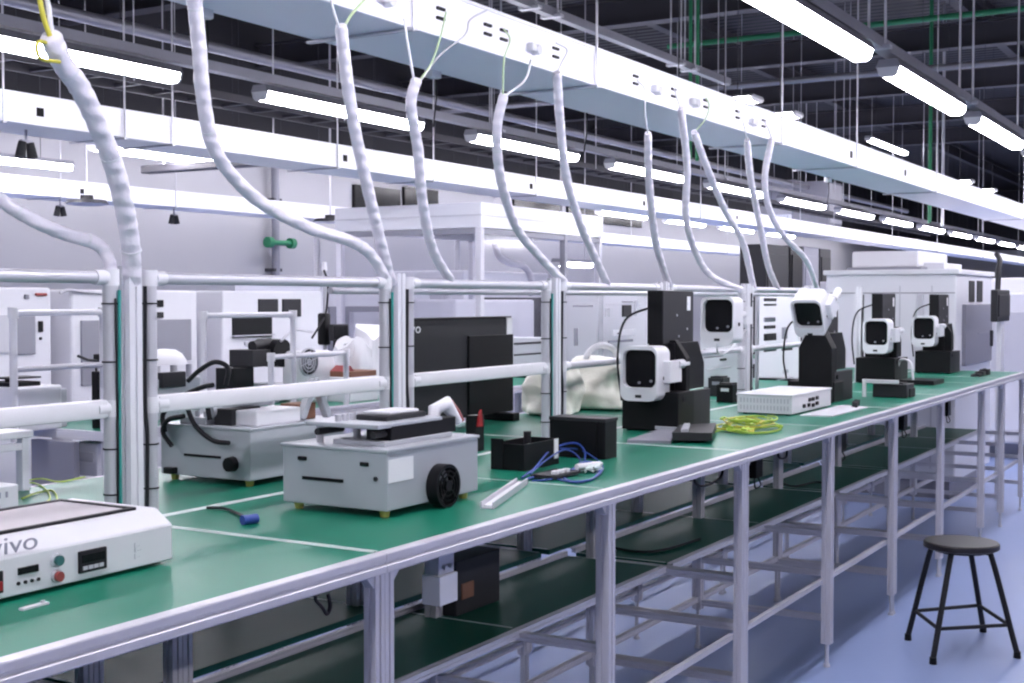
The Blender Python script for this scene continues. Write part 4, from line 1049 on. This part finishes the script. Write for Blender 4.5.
MB().box(x1-.02, x1+.15, y+.02, y+.2, HT, HT+.10, .004).build('support', 'ltgrey', t)
# white fan unit
y = 4.40
x0, x1, z0, z1 = pb(y, 292, 336, 350, 378)
t = thing('fan_unit', 'white rounded unit with a round fan grille before the screened cabinet', 'fan unit', ((x0+x1)/2, y, HT))
x0 = at_y(292, 360, y+.08).x; MB().box(x0, x1, y, y+.16, HT, z1, .03, 3).build('casing', 'white2', t, 40)
c = at_y(308, 362, y); r_ = .075
g = MB().frame(circ(c.x, c.z, r_, 28), circ(c.x, c.z, r_*.9, 28), 'y', y-.012, y+.002).build('fan_ring', 'ltgrey', t, 40)
MB().cyl((c.x, y-.004, c.z), (c.x, y+.001, c.z), r_*.9, n=28).build('fan_opening', 'dark', g)
m = MB()
for rr in (.25, .5, .72): m.frame(circ(c.x, c.z, r_*rr, 24), circ(c.x, c.z, r_*(rr-.09), 24), 'y', y-.010, y-.004)
for k in range(6): m.cyl((c.x, y-.007, c.z), (c.x+r_*.9*math.cos(PI*k/3+.3), y-.007, c.z+r_*.9*math.sin(PI*k/3+.3)), .003, n=6)
m.build('grille', 'ltgrey', g)
# signal pole
y = 4.7
c = at_y(325, 345, y)
t = thing('signal_pole', 'thin signal pole with a white top and black body, before the screened cabinet', 'signal pole', (c.x, y, HT))
zt = at_y(323, 262, y).z
MB().cyl((c.x, y, HT), (c.x, y, zt-.05), .010, n=12).build('pole', 'ltgrey', t, 40)
MB().cyl((c.x, y, zt-.05), (c.x, y, zt), .016, .012, n=14).build('lamp_cap', 'white2', t, 40)
a, b = at_y(325, 345, y), at_y(325, 313, y)
MB().box(c.x-.035, c.x+.02, y-.03, y+.03, a.z, b.z, .012).build('body', 'black', t, 40)
MB().tube(spline([at_y(u, v, y-.02) for u, v in ((324, 270), (328, 285), (326, 312), (320, 325), (312, 338))], 6), .006, 8).build('cable', 'rubber', t, 60)
t = thing('monitor', 'small dark monitor on the next row, left of the second post', 'monitor', at_y(341, 345, 4.6))
x0, x1, z0, z1 = pb(4.6, 333, 348.5, 324, 341)
MB().box(x0, x1, 4.6, 4.63, z0, z1, .004).build('bezel', 'dark', t); MB().box(x0+.008, x1-.008, 4.597, 4.602, z0+.01, z1-.008).build('screen', 'screen', t)
MB().box((x0+x1)/2-.02, (x0+x1)/2+.02, 4.62, 4.64, HT, z0+.05).box((x0+x1)/2-.08, (x0+x1)/2+.08, 4.55, 4.70, HT, HT+.012, .004).build('stand', 'dark', t)
# white sacks and brown tray
for i, (u, w, h, lb) in enumerate(((352, .22, .30, 'white plastic sack below the small dark monitor'), (371, .22, .36, 'white plastic sack just left of the second post'))):
    c = at_y(u, 360, 4.5)
    t = thing('plastic_sack', lb, 'sack', (c.x, 4.5, HT))
    m = MB(); n, k_ = 32, 12; rg = []; rs_ = random.Random(20+i); ph = [rs_.uniform(0, 6) for _ in range(5)]
    def sq(q): return math.copysign(abs(q)**.55, q)
    for j in range(k_+1):
        f_ = j/k_; row = []
        for a_ in [2*PI*q/n for q in range(n)]:
            rr = (1-.22*f_**2)*(1+.09*math.sin(3*a_+4*f_+ph[0])+.06*math.sin(7*a_-5*f_+ph[1])+.05*math.sin(9*f_+2*a_+ph[2]))
            row.append(m.bm.verts.new((c.x+w/2*rr*sq(math.cos(a_)), 4.5+.1*rr*sq(math.sin(a_)), HT+.002+h*f_*(1+.13*math.sin(2*a_+ph[3])*f_))))
        rg.append(row)
    for j in range(k_):
        for q in range(n): m.bm.faces.new((rg[j][q], rg[j][(q+1)%n], rg[j+1][(q+1)%n], rg[j+1][q]))
    m.bm.faces.new(rg[0][::-1]); m.bm.faces.new(rg[-1]); o = m.build('sack', 'white2', t, 60)
    MB().cyl((c.x, 4.5, HT+h-.02), (c.x+.02, 4.5, HT+h+.02), .05, .02, n=10).build('neck', 'white2', t, 60)
y = 4.25
x0, x1, z0, z1 = pb(y, 350, 378, 374, 383)
t = thing('parts_tray', 'small brown tray with a red edge near the second post', 'tray', ((x0+x1)/2, y, HT))
zz = at_y(364, 371, y).z
MB().box(x0, x1, y, y+.2, HT, zz-.03, .003).build('stand', 'white2', t)
MB().box(x0+.02, x1, y+.01, y+.19, zz-.03, zz, .003).build('tray', 'brown', t)
MB().prism([(x0+.02, zz), (x0+.10, zz), (x0+.07, zz+.03)], 'y', y+.05, y+.15).build('parts', 'redbutton', t)
# white dome and mechanism on the next row, left
y = 4.35
c = at_y(183, 366, y)
t = thing('dome_cover', 'white dome cover over a small mechanism behind the rail frame', 'cover', (c.x, y, HT))
zz = at_y(183, 365, y).z; rr = .105
rows = [(rr*1.0, zz), (rr*.97, zz+.02), (rr*.78, zz+.05), (rr*.5, zz+.068), (.01, zz+.072)]
m = MB(); rg = [[m.bm.verts.new((c.x+r0*math.cos(2*PI*i/28), y+.12+r0*math.sin(2*PI*i/28), z_)) for i in range(28)] for r0, z_ in rows]
for j in range(len(rg)-1):
    for i in range(28): m.bm.faces.new((rg[j][i], rg[j][(i+1)%28], rg[j+1][(i+1)%28], rg[j+1][i]))
m.bm.faces.new(rg[0][::-1]); m.bm.faces.new(rg[-1]); m.build('dome', 'white2', t, 60)
MB().box(c.x-.16, c.x+.18, y+.02, y+.22, HT, zz-.06, .004).build('body', 'box', t)
for dx in (-.1, 0, .1): MB().cyl((c.x+dx, y+.06, zz-.06), (c.x+dx, y+.06, zz), .015, n=12).build('pillar', 'tube', t, 40)
MB().box(c.x-.13, c.x+.02, y, y+.03, zz-.10, zz-.03, .004).build('dark_bracket', 'dark', t)
# white table printer at the left
y = 4.45
x0, x1, z0, z1 = pb(y, 18, 62, 386, 402)
t = thing('table_unit', 'low white unit with a black mechanism on top, at the left edge', 'machine', ((x0+x1)/2, y, HT))
zz = at_y(40, 386, y).z
MB().box(x0, x1, y, y+.3, HT, zz, .008).build('casing', 'white2', t)
a = pb(y, 6, 39, 375, 385)
MB().box(x0, x0+.14, y+.03, y+.2, zz, zz+.018, .003).build('mechanism', 'black', t)
MB().box(x0+.01, x0+.16, y+.05, y+.15, zz+.03, zz+.038, .002).cyl((x0+.03, y+.1, zz+.018), (x0+.03, y+.1, zz+.032), .012, n=10).build('arm', 'dark', t)
MB().box(x1, x1+.06, y+.04, y+.2, HT, zz-.02, .004).build('junction_block', 'ltgrey', t)
t = thing('upright_sensor', 'slim black sensor with a short arm, left of the nearest post', 'sensor', at_y(101, 393, 4.3))
x0, x1, z0, z1 = pb(4.3, 98, 106, 371, 395)
MB().box(x0, x1, 4.3, 4.34, HT, z1, .004).build('body', 'black', t)
a = pb(4.3, 98, 105, 354, 363); MB().box(a[0], a[1], 4.3, 4.33, a[2], a[3], .004).build('eye', 'rubber', t)
MB().cyl((x0+.01, 4.32, z1), (x0+.01, 4.32, a[2]), .005, n=8).build('rod', 'dark', t); MB().tube([at_y(98, 361, 4.3), at_y(88, 360, 4.3), at_y(78, 356, 4.3)], .006, 8).build('arm', 'dark', t)
# tube frames on the next row
def tube_frame(y, u0, u1, vt, vm, label, legs):
    x0, x1 = at_y(u0, vt, y).x, at_y(u1, vt, y).x; zt = at_y((u0+u1)/2, vt, y).z
    t = thing('tube_frame', label, 'frame', ((x0+x1)/2, y, HT))
    MB().cyl((x0, y, zt), (x1, y, zt), .013, n=12).build('crossbar', 'white', t, 40)
    if vm: 
        zm = at_y((u0+u1)/2, vm, y).z; MB().cyl((x0, y, zm), (x1, y, zm), .012, n=12).build('crossbar', 'tube', t, 40)
    for u in legs:
        x = at_y(u, vt, y).x; MB().cyl((x, y, HT), (x, y, zt+.012), .015, n=12).build('leg', 'white', t, 40)
        MB().cyl((x, y, zt-.02), (x, y, zt+.02), .02, n=12).build('joint', 'white2', t, 40)
tube_frame(4.18, 13, 103, 312.5, 367, 'white tube frame at the left edge in front of the white cabinets', (13, 103))
tube_frame(4.18, 203, 293, 315, 0, 'white tube frame crossing the screened white cabinet', (203, 293))
tube_frame(4.18, 271, 346, 355, 0, 'low white tube frame in front of the fan unit', (271, 346))
# under the next row, left
xe = xa-.045
ya, yb2 = at_x(74, 455, xe).y, at_x(31, 455, xe).y
t = thing('end_panel', 'flat grey panel under the end of the next row\'s bench', 'panel', (xe, (ya+yb2)/2, FZ))
MB().box(xe, xe+.03, ya, yb2, .1, HT-.045, .003).build('sheet', 'grey', t); MB().box(xe-.01, xe+.04, ya, yb2, .06, .1, .003).build('kick_rail', 'alu', t)
for yy in (ya+.03, yb2-.06): MB().box(xe, xe+.03, yy, yy+.03, FZ, .06).build('foot', 'rubber', t)
xe = xa+.07
ya, yb2 = at_x(97, 455, xe).y, at_x(76, 455, xe).y
t = thing('control_box', 'white control box hung under the end of the next row\'s bench', 'control box', (xe, (ya+yb2)/2, HT-.2))
MB().box(xe, xe+.25, ya, yb2, at_x(86, 476, xe).z, HT-.06, .006).build('casing', 'white2', t)
MB().box(xe-.004, xe+.002, ya+.02, yb2-.02, HT-.14, HT-.10, .002).build('label', 'ltgrey', t)
for xx in (xe+.03, xe+.2): MB().box(xx, xx+.02, (ya+yb2)/2-.02, (ya+yb2)/2+.02, HT-.06, HT-.022).build('bracket', 'tube', t)

# glass booth
gy = 5.05
gc = at_y(481, 202, gy); gx0, gzt = gc.x, gc.z; gzb = at_y(481, 227, gy).z
gx1 = at_y(603, 230, gy).x; gy1 = gy+1.35
t = thing('glass_booth', 'aluminium framed glass booth with a white fascia, behind the cable drops', 'booth', ((gx0+gx1)/2, (gy+gy1)/2, 0))
MB().frame([(gx0, gy), (gx1, gy), (gx1, gy1), (gx0, gy1)], [(gx0+.06, gy+.06), (gx1-.06, gy+.06), (gx1-.06, gy1-.06), (gx0+.06, gy1-.06)], 'z', gzb, gzt).build('fascia', 'white', t)
MB().frame([(gx0-.005, gy-.005), (gx1+.005, gy-.005), (gx1+.005, gy1+.005), (gx0-.005, gy1+.005)], [(gx0+.01, gy+.01), (gx1-.01, gy+.01), (gx1-.01, gy1-.01), (gx0+.01, gy1-.01)], 'z', (gzb+gzt)/2-.006, (gzb+gzt)/2+.004).build('fascia_joint', 'ltgrey', t)
um = at_y(567, 240, gy).x
for (x, y) in ((gx0+.03, gy+.03), (um, gy+.03), (gx1-.03, gy+.03), (gx0+.03, gy1-.03), (gx1-.03, gy1-.03)):
    MB().box(x-.025, x+.025, y-.025, y+.025, FZ, gzb, .003).build('post', 'grey' if x == um else 'alu', t)
for z in (gzb-.025, .9, .05):
    MB().box(gx0+.05, gx1-.05, gy+.01, gy+.05, z-.02, z+.02).build('rail', 'grey', t)
    MB().box(gx0+.01, gx0+.05, gy+.05, gy1-.05, z-.02, z+.02).build('rail', 'grey', t)
for (x0, x1) in ((gx0+.055, um-.025), (um+.025, gx1-.055)): MB().box(x0, x1, gy+.027, gy+.033, .07, gzb-.045).build('pane', 'pane', t)
MB().box(gx0+.027, gx0+.033, gy+.055, gy1-.055, .07, gzb-.045).build('pane', 'pane', t)
MB().box(gx0+.1, gx1-.1, gy1-.10, gy1-.06, FZ, 1.45).build('partition', 'white', t)
p_ = at_y(573, 267, gy+.9)
lamp_row(gy+.9, p_.z, [p_.x-.35], .7, ['short lit lamp hanging inside the glass booth'], rod=False)
MB().cyl((p_.x-.25, gy+.9, p_.z+.07), (p_.x-.25, gy+.9, RZ), .006, n=6).cyl((p_.x+.25, gy+.9, p_.z+.07), (p_.x+.25, gy+.9, RZ), .006, n=6).build('lamp_hanger', 'tube', t)
MB().tube(spline([at_y(u, v, gy+.7) for u, v in ((495, 243), (499, 256), (510, 263), (523, 266), (530, 276), (532, 296))], 6), .03, 10).build('hose', 'hose', t, 60)
t = thing('booth_machine', 'white machine standing inside the glass booth', 'machine', (gx0+.9, gy+.8, 0))
MB().box(gx0+.35, gx1-.4, gy+.45, gy+1.1, FZ, 1.55, .02).build('casing', 'white', t); MB().box(gx0+.45, gx0+.95, gy+.44, gy+.46, 1.0, 1.4, .004).build('window', 'grey', t)
MB().cyl((gx0+.6, gy+.7, 1.55), (gx0+.6, gy+.7, 1.72), .03, n=14).build('beacon', 'ltgrey', t, 40)

# white rack with slots and instruments farther along
def slotted(y, u0, u1, vtop, depth, label, slots, zb, name='instrument_rack', m='white'):
    x0, x1, _, zt = pb(y, u0, u1, vtop, vtop); zt = at_y((u0+u1)/2, vtop, y).z
    t = thing(name, label, 'rack', ((x0+x1)/2, y, zb))
    x0 = at_y(u0, vtop, y+depth).x
    MB().box(x0, x1, y, y+depth, zb+.012, zt, .006).build('casing', m, t)
    for xx in (x0+.03, x1-.03): MB().box(xx-.02, xx+.02, y+.02, y+depth-.02, zb, zb+.012).build('foot', 'rubber', t)
    for (a, b, c, d, mm) in slots: rect_part(t, y, a, b, c, d, 'slot', mm)
    return t
slotted(4.3, 601, 652, 291, .4, 'white instrument cabinet with a small dark screen left of the tall tower', [(622, 630.5, 305, 317, 'dark'), (622, 632, 301, 302.5, 'grey'), (605, 609, 308, 317, 'ltgrey'), (612, 634, 329, 336, 'white2'), (615.5, 619.5, 332, 335, 'black'), (606, 640, 303.5, 304.5, 'ltgrey'), (634, 636, 300, 316, 'ltgrey'), (608, 632, 339, 343, 'grey')], HT)
slotted(2.78, 757, 801, 296, .3, 'white rack with a column of dark slots behind the pierced white box', [(764, 775, 298, 301.5, 'dark'), (764, 775, 303.5, 306, 'dark'), (764, 774, 317, 322, 'grey'), (764, 774, 325, 329, 'dark'), (764, 775, 333, 341, 'black'), (764, 775, 348, 352, 'black'), (782, 786, 327, 339, 'grey'), (782, 791, 347, 351, 'dark'), (783, 787, 369, 374, 'ltgrey'), (776, 792, 378, 380, 'grey')], HT)
slotted(2.80, 700, 750, 341, .25, 'low pale instrument stack behind the lone camera head', [(704, 722, 356, 357.5, 'grey'), (720, 725, 358, 361, 'dark'), (738, 742, 357, 360, 'dark'), (738, 742, 382, 386, 'dark'), (704, 748, 347, 348.5, 'ltgrey'), (706, 730, 367, 369, 'ltgrey')], HT)
slotted(4.4, 512, 546, 339, .4, 'grey shelf unit right of the black display panel', [(514, 545, 341, 345, 'dark'), (514, 545, 352, 356, 'dark'), (514, 545, 364, 367, 'grey')], HT, 'shelf_unit', 'ltgrey')
slotted(4.45, 569, 599, 293, .3, 'tall pale grey cabinet beside the instrument cabinet with the screen', [(573, 592, 305, 307, 'grey'), (574, 577, 328, 346, 'grey')], HT, 'tall_cabinet', 'ltgrey')
# dark cabinets standing tall behind
y = 5.6
for i, (u0, u1, v, mm, lb) in enumerate(((766, 789, 245, 'dark', 'tall dark grey cabinet behind the last cable drops, left of the black one'), (790.5, 803, 246, 'black', 'tall black cabinet behind the last cable drops'), (804, 819, 247, 'grey', 'tall mid grey cabinet right of the tall black one'), (820, 831, 249, 'dark', 'tall charcoal cabinet, last of the tall group'))):
    t, x0, x1, zt = cabinet(y, u0, u1, v, .35, lb, 'tall_cabinet', mm)
    MB().box(x0+.05, x1-.05, y-.015, y+.004, .2, zt-.12, .006).build('door', mm, t)
    MB().box(x0+.10, x0+.13, y-.04, y-.012, 1.0, 1.25, .006).build('handle', 'alu', t)

# white enclosure at the end of the table
wx, wy = 10.62, None
e = at_x(957, 272.8, wx); wy = e.y; wzt = e.z
wx1 = at_y(992, 275, wy).x; wyl = at_x(826, 268, wx).y
t = thing('machine_enclosure', 'big white machine enclosure at the far end with a grey door', 'machine', ((wx+wx1)/2, (wy+wyl)/2, 0))
MB().box(wx, wx1, wy, wyl, .10, wzt, .015).build('casing', 'white', t)
MB().box(wx+.04, wx1-.04, wy+.05, wyl-.05, FZ, .10).build('plinth', 'grey', t)
MB().box(wx-.02, wx1+.02, wy-.02, wyl+.02, wzt-.01, wzt+.03, .006).build('roof', 'white2', t)
a, b = at_y(961.5, 366, wy), at_y(989, 304, wy)
d_ = MB().box(a.x, b.x, wy-.03, wy+.002, a.z, b.z, .006).build('door', 'midgrey', t)
MB().box((a.x*.55+b.x*.45), (a.x*.2+b.x*.8), wy-.034, wy-.029, (a.z+b.z)/2, (a.z+b.z)/2+.012).build('print', 'grey', d_)
MB().box(b.x-.10, b.x-.07, wy-.055, wy-.028, (a.z+b.z)/2-.12, (a.z+b.z)/2+.02, .006).build('handle', 'dark', d_)
for u0, u1 in ((968.5, 974), (976.5, 982)):
    a, b = at_y(u0, 302, wy), at_y(u1, 281, wy); MB().box(a.x, b.x, wy-.008, wy+.002, a.z, b.z, .004).build('window', 'dark', t)
for uu in (862, 900, 932):
    y_ = at_x(uu, 300, wx).y; MB().box(wx-.004, wx+.002, y_-.006, y_+.006, .2, wzt-.10).build('panel_joint', 'ltgrey', t)
yj0, yj1 = at_x(955, 290, wx).y, at_x(830, 290, wx).y
MB().box(wx-.004, wx+.002, yj0, yj1, at_x(890, 293, wx).z-.004, at_x(890, 293, wx).z+.004).build('panel_joint', 'grey', t)
for uu in (884, 921):
    a = at_x(uu, 318, wx); MB().box(wx-.03, wx, a.y-.02, a.y+.02, at_x(uu, 345, wx).z, at_x(uu, 294, wx).z, .004).build('handle_bar', 'ltgrey', t)
a, b = at_x(918, 272, wx+.4), at_x(852, 254, wx+.4)
t = thing('roof_unit', 'white ventilation box on the roof of the big white enclosure', 'ventilation unit', (wx+.9, (a.y+b.y)/2, wzt+.03))
MB().box(wx+.4, wx+1.5, a.y, b.y, wzt+.06, b.z+.02, .012).build('casing', 'white2', t)
MB().box(wx+.36, wx+1.54, a.y-.03, b.y+.03, wzt+.03, wzt+.06).build('base', 'grey', t)
a, b = at_x(944, 272, wx+.6), at_x(922, 263, wx+.6)
MB().box(wx+.6, wx+1.3, a.y, min(b.y, a.y+.35), wzt+.03, b.z, .006).build('duct', 'white', t)
# grey control cabinet and further machines to the right
y = wy-.32
x0, x1, z0, z1 = pb(y, 997, 1010, 290, 322)
t = thing('control_cabinet', 'dark grey control cabinet on a white column at the far right', 'control cabinet', ((x0+x1)/2, y, 0))
MB().box(x0, x1, y, y+.05, z0, z1, .01).build('casing', 'dark', t)
MB().box(x0+.25, x1-.15, y+.01, y+.05, FZ, z0, .006).build('column', 'white', t)
MB().box(x0+.04, x1-.04, y-.01, y+.002, z0+.04, z1-.04, .005).build('door', 'dark', t)
MB().tube(spline([V((x1-.25, y+.05, z1-.01)), V((x1-.22, y+.05, z1+.15)), V((x1-.12, y+.06, z1+.24)), V((x1-.02, y+.10, z1+.29))], 6), .022, 10).build('conduit', 'dark', t, 60)
def machine(x0, x1, y0, y1, h, label, win):
    t = thing('white_machine', label, 'machine', ((x0+x1)/2, y0, 0))
    MB().box(x0, x1, y0, y1, .12, h, .02).build('casing', 'white', t)
    MB().box(x0+.1, x1-.1, y0-.015, y0+.004, h*.55, h*.85, .006).build('window', win, t)
    MB().box(x0-.012, x0+.004, y0+.15, y1-.15, h*.5, h*.88, .006).build('access_panel', 'ltgrey', t)
    for xx in (x0+.15, x1-.15):
        for yy in (y0+.1, y1-.1): MB().cyl((xx, yy, FZ), (xx, yy, .12), .05, n=12).build('caster', 'rubber', t, 40)
    MB().cyl((x0+.2, y0+.2, h), (x0+.2, y0+.2, h+.35), .03, n=10).build('beacon', 'ltgrey', t, 40)
machine(13.6, 15.2, 1.95, 3.2, 1.62, 'white machine on casters past the big enclosure, at the right edge', 'grey')
machine(15.9, 18.2, 2.0, 3.3, 1.8, 'second white machine past the big enclosure', 'dark')
machine(19.0, 22.0, 2.1, 3.4, 1.7, 'third white machine past the big enclosure, far down the hall', 'grey')
machine(18.0, 21.0, 4.6, 5.8, 1.8, 'white machine far behind the big enclosure', 'grey')
machine(8.9, 10.6, 7.2, 8.2, 1.75, 'white machine along the back wall, seen through the glass booth', 'grey')
machine(11.2, 13.0, 7.2, 8.3, 1.85, 'white machine along the back wall, right of the glass booth', 'dark')

# wall details
for i, (u0, u1, v0, v1) in enumerate(((352, 398, 190, 208), (402, 436, 191, 210), (512, 560, 196, 214), (566, 640, 200, 220))):
    x0, x1, z0, z1 = pb(RY1, u0, u1, v0, v1)
    m = MB().box(x0, x1, RY1-.05, RY1+.01, z0, z1, .006)
    struct(m, f'window_{i+1}', 'screen', f'dark high window in the back wall, {ORD[i]} from the left', 'window')
c = at_y(276, 290, RY1-.12)
t = thing('wall_pipe', 'grey pipe running down the back wall with a green valve', 'pipe', (c.x, RY1-.12, 0))
MB().cyl((c.x, RY1-.12, FZ), (c.x, RY1-.12, 3.3), .055, n=14).build('pipe', 'grey', t, 40)
for v in (200, 270): MB().box(c.x-.08, c.x+.08, RY1-.16, RY1, at_y(276, v, RY1-.12).z-.02, at_y(276, v, RY1-.12).z+.02).build('clamp', 'beam', t)
zz = at_y(276, 243, RY1-.12).z
MB().cyl((c.x-.26, RY1-.2, zz), (c.x-.18, RY1-.2, zz), .07, n=14).cyl((c.x+.18, RY1-.2, zz), (c.x+.26, RY1-.2, zz), .07, n=14).cyl((c.x-.2, RY1-.2, zz), (c.x+.2, RY1-.2, zz), .035, n=12).build('valve', 'green', t, 40)
# disc fittings under the rear trunk
for i, (u, v, lb) in enumerate(((87, 204, 'dark round fitting under the rear trunking at the left'), (330, 222, 'round reflector fitting under the rear trunking, left of the second post'))):
    c = at_y(u, v, 8.2)
    t = thing('disc_fitting', lb, 'ceiling fitting', c)
    MB().cyl((c.x, c.y, c.z), (c.x, c.y, c.z+.03), .17, .15, n=28).build('disc', 'dark', t, 40)
    MB().cyl((c.x, c.y, c.z-.012), (c.x, c.y, c.z), .10, .165, n=28).build('reflector', 'white2' if i else 'ltgrey', t, 40)
    MB().cyl((c.x, c.y, c.z+.03), (c.x, c.y, c.z+.07), .05, n=16).build('base', 'dark', t, 40)
    MB().cyl((c.x, c.y, c.z+.07), (c.x, c.y, RZ), .006, n=8).build('rod', 'tube', t)
